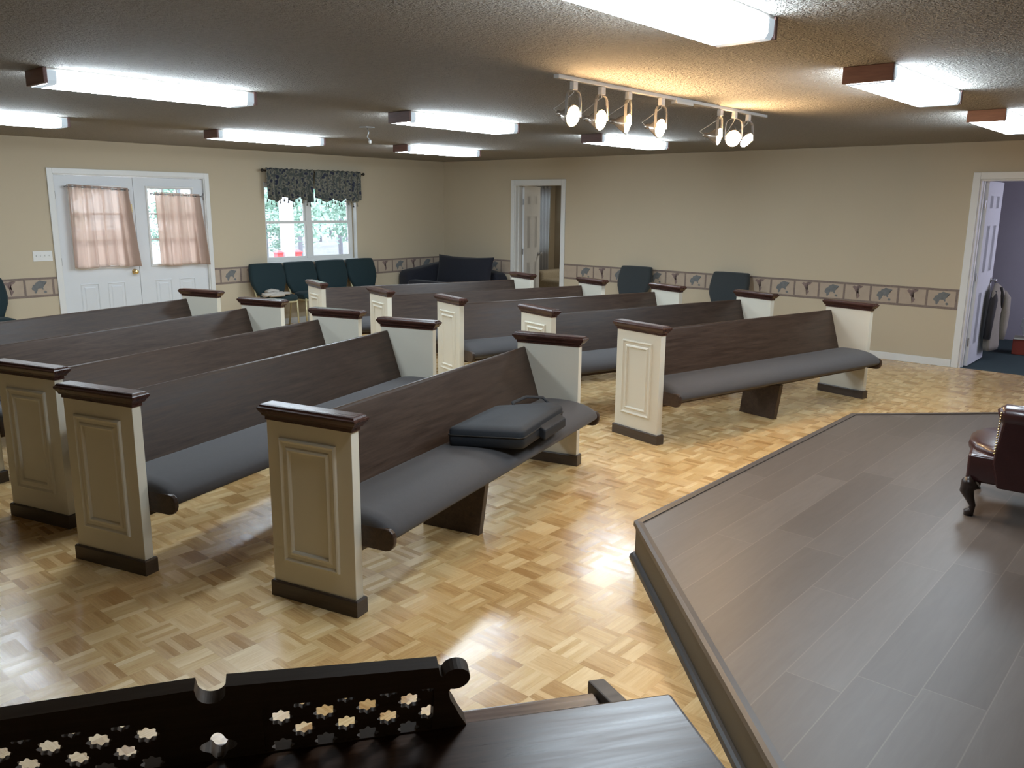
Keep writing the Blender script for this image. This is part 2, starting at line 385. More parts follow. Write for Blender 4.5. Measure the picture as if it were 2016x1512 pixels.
AU = [(0.70, 0.16), (0.76, 0.26), (0.84, 0.24), (0.88, 0.14), (0.80, 0.08)]
BZ0, BZ1 = 0.640, 0.866
def border(name, P, s0, s1, start, pitch, rev, phase):
    """P(s, z, d) -> point; s0..s1 extent; cell edges at start + k*pitch"""
    bm = nb()
    def quad(a0, a1, z0, z1, d, mi):
        bm.faces.new([bm.verts.new(P(*q, d)) for q in ((a0, z0), (a1, z0), (a1, z1), (a0, z1))]).material_index = mi
    vs = [P(s, z, d) for s in (s0, s1) for z in (BZ0, BZ1) for d in (0.0, 0.002)]
    V = [bm.verts.new(p) for p in vs]
    for f in [(0, 1, 3, 2), (4, 6, 7, 5), (0, 4, 5, 1), (2, 3, 7, 6), (0, 2, 6, 4), (1, 5, 7, 3)]: bm.faces.new([V[i] for i in f])
    for z0, z1 in ((BZ0, BZ0 + 0.027), (BZ1 - 0.025, BZ1)): quad(s0, s1, z0, z1, 0.0028, 1)
    k0 = math.floor((s0 - start) / pitch) - 1; k1 = math.ceil((s1 - start) / pitch) + 1
    for k in range(k0, k1 + 1):
        e = start + k * pitch
        a, b = max(s0, e - 0.012), min(s1, e + 0.012)
        if b > a: quad(a, b, BZ0 + 0.027, BZ1 - 0.025, 0.0028, 1)
        if e + 0.02 < s0 or e + pitch - 0.02 > s1: continue
        eu = (k + phase) % 2 == 0
        for poly in ((EU, AU) if eu else (AM,)):
            pts = [((1 - q[0]) if rev else q[0], q[1]) for q in poly]
            fw = 0.52 if not eu else 0.68
            vv = [bm.verts.new(P(e + pitch / 2 + (q[0] - 0.5) * pitch * fw, BZ0 + 0.030 + q[1] * (BZ1 - BZ0 - 0.058), 0.0034)) for q in pts]
            try: bm.faces.new(vv).material_index = 3 if eu else 2
            except Exception: pass
    bmesh.ops.triangulate(bm, faces=[f for f in bm.faces if len(f.verts) > 4])
    return struct(name, bm, ['map_bg', 'map_band', 'map_am', 'map_eu'])
farP = lambda s, z, d: (s, YF - d, z)
lefP = lambda s, z, d: (XL + d, s, z)
border('trim_4', farP, D3B + 0.072, D4A - 0.072, -2.357, 0.3075, False, 1)
border('trim_5', farP, XL + 0.003, D3A - 0.072, -2.357, 0.3075, False, 1)
border('trim_6', lefP, DY1 + 0.062, YF - 0.004, 3.49, 0.3045, False, 0)
border('trim_7', lefP, YB, DY0 - 0.062, 3.49, 0.3045, False, 0)

# ------------------------------------------------------------------ double doors
def half_lite_door(name, y0, y1, gy0, gy1, gz0, gz1, hinge_at, pz=0.76):
    xf = XL - 0.028; xb = xf - 0.045
    bm = nb()
    box(bm, xb, xf, y0, gy0, 0.01, 2.022); box(bm, xb, xf, gy1, y1, 0.01, 2.022)
    box(bm, xb, xf, gy0, gy1, 0.01, gz0); box(bm, xb, xf, gy0, gy1, gz1, 2.022)
    pl = lambda a, b, h: (xf + h, a, b)
    yc = (y0 + y1) / 2
    for a0, a1 in ((yc - 0.27, yc - 0.05), (yc + 0.05, yc + 0.27)):
        frame_ring(bm, pl, a0, a1, 0.20, pz, [(0, 0), (0.012, 0.007), (0.022, -0.004), (0.034, -0.004), (0.055, 0.006)], close=True)
    o = struct(name, bm, 'door')
    bm = nb()
    frame_ring(bm, pl, gy0 - 0.03, gy1 + 0.03, gz0 - 0.03, gz1 + 0.03, [(0, 0), (0.004, 0.012), (0.022, 0.012), (0.032, -0.004), (0.034, -0.03)])
    obj('lite_frame', bm, 'trim', o)
    bm = nb(); ya = (gy1 - gy0) / 3; za = (gz1 - gz0) / 3
    for k in (1, 2):
        box(bm, xf - 0.03, xf - 0.004, gy0 + ya * k - 0.010, gy0 + ya * k + 0.010, gz0, gz1)
        box(bm, xf - 0.029, xf - 0.005, gy0, gy1, gz0 + za * k - 0.010, gz0 + za * k + 0.010)
    obj('muntin_grid', bm, 'trim', o)
    bm = nb(); box(bm, xf - 0.020, xf - 0.016, gy0, gy1, gz0, gz1); obj('glass_pane', bm, 'glass', o)
    for z in (0.25, 1.03, 1.80):
        bm = nb(); tube(bm, [(XL - 0.02, hinge_at, z - 0.045), (XL - 0.02, hinge_at, z + 0.045)], 0.009); obj('hinge', bm, 'nickel', o, smooth=True)
    return o
d1 = half_lite_door('door_1', DY0 + 0.015, 4.838, 4.09, 4.67, 0.955, 1.895, DY0 + 0.014)
d2 = half_lite_door('door_2', 4.843, DY1 - 0.015, 5.02, 5.60, 0.955, 1.895, DY1 - 0.014)
bm = nb(); lathe(bm, [(0.033, 0), (0.033, 0.006), (0.013, 0.010), (0.011, 0.03), (0.022, 0.038), (0.030, 0.052), (0.028, 0.064), (0.015, 0.072), (0, 0.073)], 20, aim((XL - 0.028, 4.775, 0.875), (1, 0, 0)))
obj('door_knob', bm, 'brass', d1, smooth=True)
bm = nb(); box(bm, XL - 0.028, XL - 0.020, 4.775, 4.81, 1.60, 1.70); box(bm, XL - 0.02, XL - 0.012, 4.785, 4.80, 1.63, 1.67); obj('door_latch', bm, 'brass', d1, bevel=0.002)

bm = nb()
for a, b in ((DY0 + 0.012, DY0 + 0.03), (4.825, 4.856), (DY1 - 0.03, DY1 - 0.012)): box(bm, XL - 0.086, XL - 0.074, a, b, 0.01, DZ - 0.014)
box(bm, XL - 0.086, XL - 0.074, DY0 + 0.03, 4.825, 2.005, DZ - 0.014); box(bm, XL - 0.086, XL - 0.074, 4.856, DY1 - 0.03, 2.005, DZ - 0.014)
struct('gap_blocker', bm, 'darkmetal')  # dark strips added behind the leaf gaps to stop daylight and keep them dark

# curtains on the doors
def hung_curtain(name, label, ytl, ytr, ztl, ztr, ybl, ybr, zb, x, folds, seed, mat='curtain', group=None, grom=6, rodext=0.04, xwing=0.06):
    t_ = thing(name, label, 'curtain', (0, 0, 0), group=group)
    rr = random.Random(seed); bm = nb(); nx, nz = 90, 24; ph = rr.random() * 6
    grid = []
    for i in range(nz + 1):
        v = i / nz; row = []
        for j in range(nx + 1):
            u = j / nx; sm_ = u
            y = (ytl + (ytr - ytl) * sm_) * (1 - v) + (ybl + (ybr - ybl) * sm_) * v
            zt = ztl + (ztr - ztl) * u
            z = zt + 0.018 + (zb - zt - 0.018 + 0.010 * math.sin(u * 9 + seed)) * v
            amp = 0.013 + 0.010 * v
            dx = amp * math.sin(u * folds * 2 * PI + ph + 0.5 * math.sin(3 * v + seed)) + 0.006 * math.sin(u * folds * 4.3 * PI + seed + v)
            y += 0.006 * math.sin(u * folds * 2 * PI + ph + 1.2) * (0.4 + v)
            edge = max(0, (u - 0.80) / 0.20)
            dx += xwing * v * edge
            row.append(bm.verts.new((x + dx, y, z)))
        grid.append(row)
    for i in range(nz):
        for j in range(nx): bm.faces.new((grid[i][j], grid[i][j + 1], grid[i + 1][j + 1], grid[i + 1][j]))
    o = obj('curtain_cloth', bm, mat, t_, smooth=True)
    s = o.modifiers.new('solid', 'SOLIDIFY'); s.thickness = 0.0012
    bm = nb()
    dz = (ztr - ztl) / (ytr - ytl)
    tube(bm, [(x, ytl - rodext, ztl - rodext * dz - 0.008), (x, ytr + rodext, ztr + rodext * dz - 0.008)], 0.006)
    for yy, s_ in ((ytl - rodext, -1), (ytr + rodext, 1)):
        bmesh.ops.create_uvsphere(bm, u_segments=10, v_segments=8, radius=0.011, matrix=Matrix.Translation((x, yy, ztl + (yy - ytl) * dz - 0.008)))
    for yy in (ytl - rodext * 0.6, ytr + rodext * 0.6):
        box(bm, XL - 0.028 if mat == 'curtain' else XL, x, yy - 0.004, yy + 0.004, ztl + (yy - ytl) * dz - 0.014, ztl + (yy - ytl) * dz - 0.002)
    obj('curtain_rod', bm, 'nickel', t_, smooth=True)
    for k in range(grom):
        u = (k + 0.5) / grom; yy = ytl + (ytr - ytl) * u
        bm = nb(); dx = (0.013) * math.sin(u * folds * 2 * PI + ph + 0.5 * math.sin(seed)) + 0.006 * math.sin(u * folds * 4.3 * PI + seed)
        z = ztl + dz * (yy - ytl) - 0.008
        rings = []
        for a in range(16):
            A = 2 * PI * a / 16
            rings.append([(x + dx + 0.003 + 0.004 * math.cos(B), yy + (0.014 + 0.006 * math.sin(B)) * math.cos(A), z + (0.014 + 0.006 * math.sin(B)) * math.sin(A)) for B in [2 * PI * b / 6 for b in range(6)]])
        rings.append(rings[0]); loft(bm, rings, cap=False)
        obj('grommet', bm, 'plastic', t_, smooth=True)
    return t_
hung_curtain('door_curtain', 'wide blush curtain covering the glass of the left double door leaf', 4.045, 4.735, 1.905, 1.875, 4.03, 4.80, 0.955, XL + 0.045, 6, 3, grom=6, rodext=0.015)
hung_curtain('door_curtain', 'blush curtain on right double door leaf with bare glass along its top and left', 5.065, 5.665, 1.835, 1.815, 5.075, 5.72, 0.935, XL + 0.045, 5, 8, grom=6)

# switch plate
sw = thing('light_switch', 'white four gang toggle switch plate left of the double doors', 'light switch', (XL, 3.715, 1.108))
bm = nb(); box(bm, 0, 0.006, -0.105, 0.105, -0.058, 0.058); obj('switch_plate', bm, 'plastic', sw, bevel=0.003)
for k in range(4):
    bm = nb(); box(bm, 0.005, 0.018, -0.073 + 0.046 * k, -0.063 + 0.046 * k, -0.004, 0.014); obj('toggle', bm, 'trim', sw, bevel=0.002)

# ------------------------------------------------------------------ window
bm = nb(); xg = XL - 0.115
def fr(y0, y1, z0, z1, d=0.04, x=xg): box(bm, x - d, x, y0, y1, z0, z1)
fr(WY0, WY0 + 0.05, WZ0, WZ1, 0.045); fr(WY1 - 0.05, WY1, WZ0, WZ1, 0.045); fr(WY0 + 0.05, WY1 - 0.05, WZ0, WZ0 + 0.045, 0.045); fr(WY0 + 0.05, WY1 - 0.05, WZ1 - 0.045, WZ1, 0.045)
YM = (WY0 + WY1) / 2; fr(YM - 0.045, YM + 0.045, WZ0 + 0.045, WZ1 - 0.045, 0.045, xg + 0.008)
win = struct('window_1', bm, 'trim', bevel=0.003)
ZM = 1.458
for a, b in ((WY0 + 0.05, YM - 0.045), (YM + 0.045, WY1 - 0.05)):
    for z0, z1, dx in ((ZM - 0.02, WZ1 - 0.045, -0.022), (WZ0 + 0.045, ZM + 0.02, 0.0)):
        bm = nb(); x = xg - 0.004 + dx; w = 0.026
        box(bm, x - 0.02, x, a, a + w, z0, z1); box(bm, x - 0.02, x, b - w, b, z0, z1)
        box(bm, x - 0.02, x, a + w, b - w, z0, z0 + 0.034); box(bm, x - 0.02, x, a + w, b - w, z1 - 0.034, z1)
        s_ = obj('window_sash', bm, 'trim', win, bevel=0.002)
        bm = nb(); box(bm, x - 0.012, x - 0.008, a + w, b - w, z0 + 0.034, z1 - 0.034); obj('glass_pane', bm, 'glass', s_)
bm = nb(); box(bm, XL - 0.075, XL + 0.025, WY0 - 0.0, WY1 + 0.0, WZ0 - 0.001, WZ0 + 0.018); obj('window_sill', bm, 'trim', win, bevel=0.003)
bm = nb()
box(bm, XL - 0.07, XL - 0.002, WY0, WY0 + 0.01, WZ0 + 0.018, WZ1); box(bm, XL - 0.07, XL - 0.002, WY1 - 0.01, WY1, WZ0 + 0.018, WZ1)
obj('window_jamb', bm, 'trim', win)

# valances
HEM1 = [(0, 0.0), (0.10, -0.045), (0.22, -0.075), (0.27, -0.03), (0.36, 0.0), (0.43, -0.02), (0.53, -0.075), (0.60, -0.045), (0.655, 0.0), (0.78, -0.04), (0.88, -0.075), (0.95, -0.06), (1.0, -0.03)]
HEM2 = [(0, 0.0), (0.08, -0.02), (0.16, -0.05), (0.25, -0.075), (0.33, -0.045), (0.365, 0.0), (0.44, -0.035), (0.53, -0.07), (0.58, -0.06), (0.63, 0.0), (0.72, -0.04), (0.82, -0.075), (0.92, -0.06), (1.0, -0.03)]
def interp(T, u):
    for (a, b), (c, d) in zip(T[:-1], T[1:]):
        if u <= c: return b + (d - b) * (u - a) / (c - a)
    return T[-1][1]
def valance(name, label, y0, y1, hem, tz, seed, tass):
    t_ = thing(name, label, 'valance', (0, 0, 0), group='valance panels over the window')
    bm = nb(); nx, nz = 110, 14; g = []
    X0 = XL + 0.085
    for i in range(nz + 1):
        v = i / nz; row = []
        for j in range(nx + 1):
            u = j / nx; y = y0 + (y1 - y0) * u; zt = 2.203 + 0.005 * math.sin(u * 60 + seed)
            zb = tz + interp(hem, u); z = zt + (zb - zt) * v
            dx = (0.012 + 0.020 * v) * math.sin(u * 7.5 * 2 * PI + seed + 0.7 * math.sin(v * 2.5)) + 0.005 * math.sin(u * 47 + v * 2)
            if 0.05 < v < 0.2: dx += 0.012
            row.append(bm.verts.new((X0 + dx, y, z)))
        g.append(row)
    for i in range(nz):
        for j in range(nx): bm.faces.new((g[i][j], g[i][j + 1], g[i + 1][j + 1], g[i + 1][j]))
    o = obj('valance_cloth', bm, 'valance', t_, smooth=True); s = o.modifiers.new('solid', 'SOLIDIFY'); s.thickness = 0.003
    for u in tass:
        bm = nb(); z = tz + interp(hem, u)
        lathe(bm, [(0.002, 0.0), (0.002, -0.02), (0.006, -0.024), (0.007, -0.032), (0.004, -0.036), (0.008, -0.045), (0.013, -0.066), (0.0, -0.067)], 8,
              at((X0 + 0.01 * math.sin(u * 7.5 * 2 * PI + seed), y0 + (y1 - y0) * u, z + 0.003)))
        obj('tassel', bm, 'valance', t_, smooth=True)
    return t_
valance('window_valance', 'dark damask tasselled valance panel over the left half of the window', 6.645, 7.452, HEM1, 1.815, 1.0, [0.01, 0.10, 0.20, 0.27, 0.36, 0.43, 0.53, 0.60, 0.655, 0.73, 0.82, 0.90])
valance('window_valance', 'dark damask tasselled valance panel over the right half of the window', 7.463, 8.30, HEM2, 1.815, 3.2, [0.02, 0.12, 0.22, 0.27, 0.35, 0.39, 0.43, 0.50, 0.56, 0.63, 0.72, 0.83, 0.90])
rd = thing('curtain_rod', 'dark curtain rod with ball finials above the window', 'curtain rod', (0, 0, 0))
bm = nb(); tube(bm, [(XL + 0.075, 6.61, 2.172), (XL + 0.075, 8.36, 2.165)], 0.009)
for y in (6.68, 8.28): box(bm, XL, XL + 0.075, y - 0.006, y + 0.006, 2.155, 2.175)
obj('rod', bm, 'darkmetal', rd, smooth=True)
for y in (6.605, 8.365):
    bm = nb(); bmesh.ops.create_uvsphere(bm, u_segments=14, v_segments=10, radius=0.022, matrix=Matrix.Translation((XL + 0.075, y, 2.17))); obj('finial', bm, 'darkmetal', rd, smooth=True)

# ------------------------------------------------------------------ outside the window
bm = nb(); box(bm, -70, XL - WT, -40, 70, -0.9, -0.55); tag(obj('ground', bm, 'ground'), kind='structure')
bm = nb(); box(bm, -13.2, XL - WT, -2, 14, -0.55, -0.06); tag(obj('porch_deck', bm, 'deck'), kind='structure')
pc = thing('porch_column', 'white square porch column outside the window', 'column', (-12.7, 8.52, -0.06))
bm = nb(); box(bm, -0.09, 0.09, -0.09, 0.09, 0, 2.9); obj('shaft', bm, 'column', pc, bevel=0.01)
bm = nb(); box(bm, -0.12, 0.12, -0.12, 0.12, 0.0, 0.16); obj('plinth', bm, 'column', pc, bevel=0.01)
rl = thing('porch_railing', 'red painted porch railing with capped posts around white column', 'railing', (-12.7, 8.52, -0.06))
bm = nb(); box(bm, -0.05, 0.05, -4.0, -0.28, 0.79, 0.84); box(bm, -0.05, 0.05, 0.28, 0.62, 0.79, 0.84); obj('top_rail', bm, 'red', rl, bevel=0.006)
bm = nb(); box(bm, -0.03, 0.03, -4.0, -0.28, 0.12, 0.17); obj('bottom_rail', bm, 'red', rl)
for yy in (-0.19, 0.19):
    bm = nb(); box(bm, -0.055, 0.055, yy - 0.06, yy + 0.06, 0, 0.93)
    p_ = obj('post', bm, 'red', rl, bevel=0.006)
    bm = nb(); loft(bm, [[(-0.065, yy - 0.07, 0.93), (0.065, yy - 0.07, 0.93), (0.065, yy + 0.07, 0.93), (-0.065, yy + 0.07, 0.93)], [(-0.065, yy - 0.07, 0.95), (0.065, yy - 0.07, 0.95), (0.065, yy + 0.07, 0.95), (-0.065, yy + 0.07, 0.95)], [(-0.01, yy - 0.01, 0.985), (0.01, yy - 0.01, 0.985), (0.01, yy + 0.01, 0.985), (-0.01, yy + 0.01, 0.985)]])
    obj('post_cap', bm, 'red', p_)
for k in range(28):
    yy = -3.9 + k * 0.13
    bm = nb(); box(bm, -0.018, 0.018, yy - 0.018, yy + 0.018, 0.17, 0.79); obj('baluster', bm, 'red', rl)

def make_tree(h, crown0, seed, n=900, spread=2.0):
    rr = random.Random(seed)
    t_ = thing('pine_tree', '', 'tree')
    bm = nb(); tube(bm, [(0, 0, 0), (0.05, 0.03, h * 0.5), (0, 0.08, h)], [0.085, 0.06, 0.02], 7); obj('trunk', bm, 'bark', t_, smooth=True)
    bm = nb()
    for k in range(46):
        z = crown0 + (h - crown0) * rr.random() ** 0.8; fr_ = 1 - (z - crown0) / (h - crown0 + 0.3)
        a = rr.random() * 2 * PI; L = spread * (0.35 + 0.65 * fr_) * (0.5 + 0.5 * rr.random())
        e = Vector((math.cos(a) * L, math.sin(a) * L, z + 0.15 * L))
        tube(bm, [(0, 0, z), e], [0.02, 0.006], 4)
        for q in range(n // 46):
            f = 0.3 + 0.75 * rr.random(); c = Vector((0, 0, z)).lerp(e, f) + Vector((rr.gauss(0, .2), rr.gauss(0, .2), rr.gauss(0, .16)))
            ax = Vector((rr.gauss(0, 1), rr.gauss(0, 1), rr.gauss(0, 1))).normalized(); bx = ax.orthogonal().normalized(); s = 0.055 + 0.06 * rr.random()
            bm.faces.new([bm.verts.new(c + ax * s), bm.verts.new(c + bx * s * .45), bm.verts.new(c - ax * s), bm.verts.new(c - bx * s * .45)])
    obj('foliage', bm, 'leaf', t_)
    return t_
protos = [make_tree(9.0, 1.3, 1, 12000, 1.7), make_tree(11.0, 1.7, 2, 12000, 1.7), make_tree(7.5, 0.7, 5, 11000, 1.5)]
spots = []
_rt = random.Random(11)
for row, (dist, n_) in enumerate(((20.0, 1), (23.5, 2), (27.5, 2), (32.0, 3), (37.0, 3), (42.5, 4), (49.0, 4))):
    for q in range(n_):
        k_ = 0.605 + 0.25 * (q + 0.5 + (0.24 if row % 2 else -0.24)) / n_
        spots.append((-dist - _rt.random() * 1.2, dist * k_ * 1.02, (q + row) % 3, 'pale green pine tree standing in the woods beyond the porch', 'pine trees seen through the window'))
for q, k_ in enumerate((0.36, 0.44, 0.52)): spots.append((-27.0 - 5 * (q % 2), 27.0 * k_, q % 3, 'pale green pine tree seen through the glass of the double doors', 'pine trees behind the double doors'))
used = set()
for i, (x, y, k, lab_, grp_) in enumerate(spots):
    o = protos[k] if k not in used else copy_tree(protos[k]); used.add(k)
    o.location = (x, y, -0.6); o.rotation_euler = (0, 0, i * 1.7); s_ = 0.9 + 0.25 * rnd.random(); o.scale = (s_, s_, s_)
    tag(o, lab_, 'tree', grp_)

# ------------------------------------------------------------------ room behind the small doorway
def leaf_door(name, hx, hy, ang, L, knob=True):
    """six-panel interior door swung away from the hinge point"""
    X = at((hx, hy, 0), ang)
    bm = nb(); box(bm, 0, L, -0.0175, 0.0175, 0.012, 2.03)
    for side in (-1, 1):
        pl = lambda a, b, h, side=side: (a, side * (0.0175 + h), b)
        for a0, a1 in ((0.11, L / 2 - 0.045), (L / 2 + 0.045, L - 0.11)):
            for z0, z1 in ((0.20, 0.86), (1.00, 1.60), (1.70, 1.92)):
                frame_ring(bm, pl, a0, a1, z0, z1, [(0, 0.0005), (0.010, -0.009), (0.022, -0.009), (0.045, 0.0)], close=True)
    o = struct(name, bm, 'door', X=X)
    if knob:
        for side in (-1, 1):
            bm = nb(); lathe(bm, [(0.032, 0), (0.032, 0.006), (0.012, 0.012), (0.011, 0.03), (0.024, 0.040), (0.029, 0.052), (0.022, 0.064), (0, 0.068)], 18, X @ aim((L - 0.07, side * 0.0175, 0.93), (0, side, 0)))
            obj('door_knob', bm, 'nickel', o, smooth=True)
    for z in (0.28, 1.0, 1.78):
        bm = nb(); tube(bm, [(-0.008, -0.0, z - 0.045), (-0.008, -0.0, z + 0.045)], 0.008); box(bm, -0.03, 0.0, -0.002, 0.002, z - 0.045, z + 0.045); obj('hinge', bm, 'nickel', o, X=X)
    return o
leaf_door('door_3', D3A + 0.032, YF + WT + 0.03, R(110), 0.76)
leaf_door('door_4', D4A + 0.042, YF + WT - 0.005, R(91), 0.76)
bm = nb(); box(bm, XL - WT, -4.2, YF + 0.02, 13.8, -0.12, 0.0); struct('floor_side_room', bm, 'plush')
bm = nb(); box(bm, XL, -4.2, 13.2, 13.3, 0, HC); struct('wall_side_room_far', bm, 'tanwall')
bm = nb(); box(bm, -4.3, -4.2, YF + WT, 13.2, 0, HC); struct('wall_side_room_right', bm, 'tanwall')
bm = nb(); box(bm, XL - WT, XL, YF + WT, 12.35, 0, HC); box(bm, XL - WT, XL, 13.05, 13.3, 0, HC); box(bm, XL - WT, XL, 12.35, 13.05, 0, 0.9); box(bm, XL - WT, XL, 12.35, 13.05, 2.03, HC)
struct('wall_side_room_left', bm, 'tanwall')
bm = nb(); box(bm, XL - 0.09, XL - 0.05, 12.35, 12.39, 0.9, 2.03); box(bm, XL - 0.09, XL - 0.05, 13.01, 13.05, 0.9, 2.03); box(bm, XL - 0.09, XL - 0.05, 12.39, 13.01, 0.9, 0.94); box(bm, XL - 0.09, XL - 0.05, 12.39, 13.01, 1.99, 2.03); box(bm, XL - 0.09, XL - 0.05, 12.39, 13.01, 1.44, 1.48)
w2 = struct('window_2', bm, 'trim')
bm = nb(); box(bm, XL - 0.072, XL - 0.068, 12.39, 13.01, 0.94, 1.99); obj('glass_pane', bm, 'glass', w2)
hung_curtain('grommet_curtain', 'long silver grommet curtain seen through the small doorway', 12.43, 12.89, 2.075, 2.075, 12.50, 12.88, 0.42, XL + 0.12, 4, 5, mat='silver', grom=4, xwing=0.0)
sb = thing('plush_sofa', 'beige plush sofa in the side room beyond the small doorway', 'sofa', (-9.55, 12.72, 0))
for nm, d in (('seat', (-0.55, 1.3, -0.42, 0.22, 0.08, 0.37)), ('backrest', (-0.60, 1.3, 0.22, 0.44, 0.08, 0.64)), ('arm', (-0.67, -0.45, -0.42, 0.3, 0.08, 0.52))):
    bm = nb(); box(bm, *d); obj(nm, bm, 'plush', sb, bevel=0.06, seg=4, smooth=True)

# ------------------------------------------------------------------ room behind the right doorway
bm = nb(); box(bm, -4.2, XR + WT, YF + 0.02, 13.8, -0.12, 0.0); struct('floor_office', bm, 'teal')
bm = nb(); box(bm, -4.2, -1.86, 12.9, 13.0, 0, HC); struct('wall_office_far', bm, 'lilac')
bm = nb(); box(bm, -1.86, -0.9, 12.86, 13.0, 0, 2.1); struct('door_5', bm, 'brownwood')
bm = nb(); box(bm, -0.9, XR, 12.9, 13.0, 0, HC); box(bm, -1.86, -0.9, 12.9, 13.0, 2.1, HC); struct('wall_office_far_side', bm, 'lilac')
bm = nb(); box(bm, XR, XR + WT, YF + WT, 13.0, 0, HC); struct('wall_office_right', bm, 'lilac')
bm = nb(); box(bm, 0.60, 0.72, YF + WT, 12.9, 0, 0.75); box(bm, 0.60, 0.72, YF + WT, 12.9, 2.05, HC); box(bm, 0.60, 0.72, YF + WT, 10.9, 0.75, 2.05); box(bm, 0.60, 0.72, 12.3, 12.9, 0.75, 2.05)
struct('wall_office_window', bm, 'lilac')
bm = nb(); box(bm, 0.64, 0.66, 10.9, 12.3, 0.75, 2.05); ow = struct('window_3', bm, emis('daylit_window', (0.74, 0.74, 1.0), 2.8))
def ceiling_area(name, x, y, w, e, col):
    l = bpy.data.lights.new(name, 'AREA'); l.energy = e; l.size = w; l.color = col
    o = bpy.data.objects.new(name, l); C.objects.link(o); o.location = (x, y, HC - 0.03)
ceiling_area('side_room_fill', -8.2, 12.5, 0.5, 9, (1.0, 0.93, 0.8))  # added fill light, out of view, to brighten the side room
ceiling_area('office_fill', -0.6, 11.5, 0.4, 3, (0.9, 0.9, 1.0))  # added unseen fill for the dark office

# jacket hanging on the door knob
jk = thing('suit_jacket', 'taupe suit jacket hanging from the open door knob', 'jacket', (-2.13, 10.97, 0))
bm = nb()
def ring(cx, cy, cz, rx, ry, n=20, ph=0.0, wob=0.12): return [(cx + rx * math.cos(2 * PI * k / n) * (1 + wob * math.sin(3 * 2 * PI * k / n + cz * 7)), cy + ry * math.sin(2 * PI * k / n) * (1 + wob * math.sin(5 * 2 * PI * k / n + cz * 5)), cz) for k in range(n)]
loft(bm, [ring(-0.02, -0.02, 0.90, 0.015, 0.02), ring(-0.01, -0.02, 0.88, 0.03, 0.05), ring(0.0, 0, 0.84, 0.045, 0.14), ring(0.005, 0.0, 0.80, 0.055, 0.20), ring(0.005, 0, 0.66, 0.062, 0.20), ring(0.0, 0, 0.48, 0.06, 0.18), ring(0.0, 0, 0.32, 0.065, 0.20), ring(0.0, 0, 0.18, 0.068, 0.22), ring(0.0, 0, 0.13, 0.06, 0.21)])
obj('jacket_body', bm, 'suit', jk, smooth=True)
bm = nb(); tube(bm, [(0.03, 0.16, 0.80), (0.065, 0.15, 0.72), (0.08, 0.13, 0.55), (0.08, 0.12, 0.38), (0.07, 0.11, 0.24)], [0.03, 0.055, 0.052, 0.047, 0.044], 12); obj('sleeve', bm, 'suit', jk, smooth=True)
bm = nb(); tube(bm, [(0.0, -0.14, 0.81), (0.01, -0.185, 0.72), (0.0, -0.20, 0.5), (-0.01, -0.20, 0.27)], [0.025, 0.042, 0.04, 0.038], 12, flat=(1, 1.2)); tag(obj('lining', bm, 'suitdark', jk, smooth=True), 'charcoal front edge of jacket')
bm = nb(); tube(bm, [(0.045, -0.05, 0.86), (0.066, -0.06, 0.76), (0.072, -0.03, 0.62)], [0.014, 0.024, 0.006], 8, flat=(.4, 1)); tag(obj('lapel', bm, 'suitdark', jk, smooth=True), 'dark lapel')
cb = thing('cardboard_box', 'red box with papers on the carpet beyond the jacket', 'box', (-1.86, 11.75, 0))
bm = nb(); box(bm, -0.16, 0.2, -0.14, 0.14, 0, 0.19); obj('carton', bm, 'redcard', cb, bevel=0.006)
bm = nb(); box(bm, -0.17, 0.21, -0.15, 0.15, 0.19, 0.205, X=at((0, 0, 0), R(8))); obj('papers', bm, 'paper', cb)
bm = nb(); bmesh.ops.create_icosphere(bm, subdivisions=4, radius=0.17, matrix=Matrix.Translation((-1.80, 11.72, 0.205 + 0.15)))
for v in bm.verts:
    d = v.co - Vector((-1.80, 11.72, 0.36)); k = 1 + 0.10 * math.sin(d.x * 40 + d.z * 31) * math.cos(d.y * 37) + 0.06 * math.sin(d.z * 70 + d.x * 25)
    v.co = Vector((-1.80, 11.72, 0.36)) + Vector((d.x * k, d.y * k, max(-0.153, d.z * 0.9 * k)))
tag(obj('plastic_bag', bm, 'bagfilm', smooth=True), 'crumpled white plastic bag sitting on the red box', 'bag')

# ------------------------------------------------------------------ stage platform
SH = 0.19
SP = [(-2.105, 3.36), (-2.105, 6.37), (-0.90, 7.575), (XR - 0.002, 7.575), (XR - 0.002, 1.20), (0.055, 1.20)]
bm = nb(); prism(bm, [(x, y, 0.0) for x, y in SP], (0, 0, SH - 0.012)); stg = tag(obj('stage_platform', bm, 'stageface'), 'low dark plank stage platform with angled corners', 'stage')
bm = nb(); prism(bm, [(x, y, SH - 0.012) for x, y in SP], (0, 0, 0.012)); obj('plank_floor', bm, 'stage', stg)
def offset_poly(P, d):
    out = []; n = len(P)
    for i in range(n):
        a, b, c = Vector(P[i - 1]), Vector(P[i]), Vector(P[(i + 1) % n])
        e1, e2 = (b - a).normalized(), (c - b).normalized(); n1, n2 = Vector((-e1.y, e1.x)), Vector((-e2.y, e2.x))
        m = (n1 + n2).normalized(); out.append(b + m * d / max(0.3, m.dot(n1)))
    return out
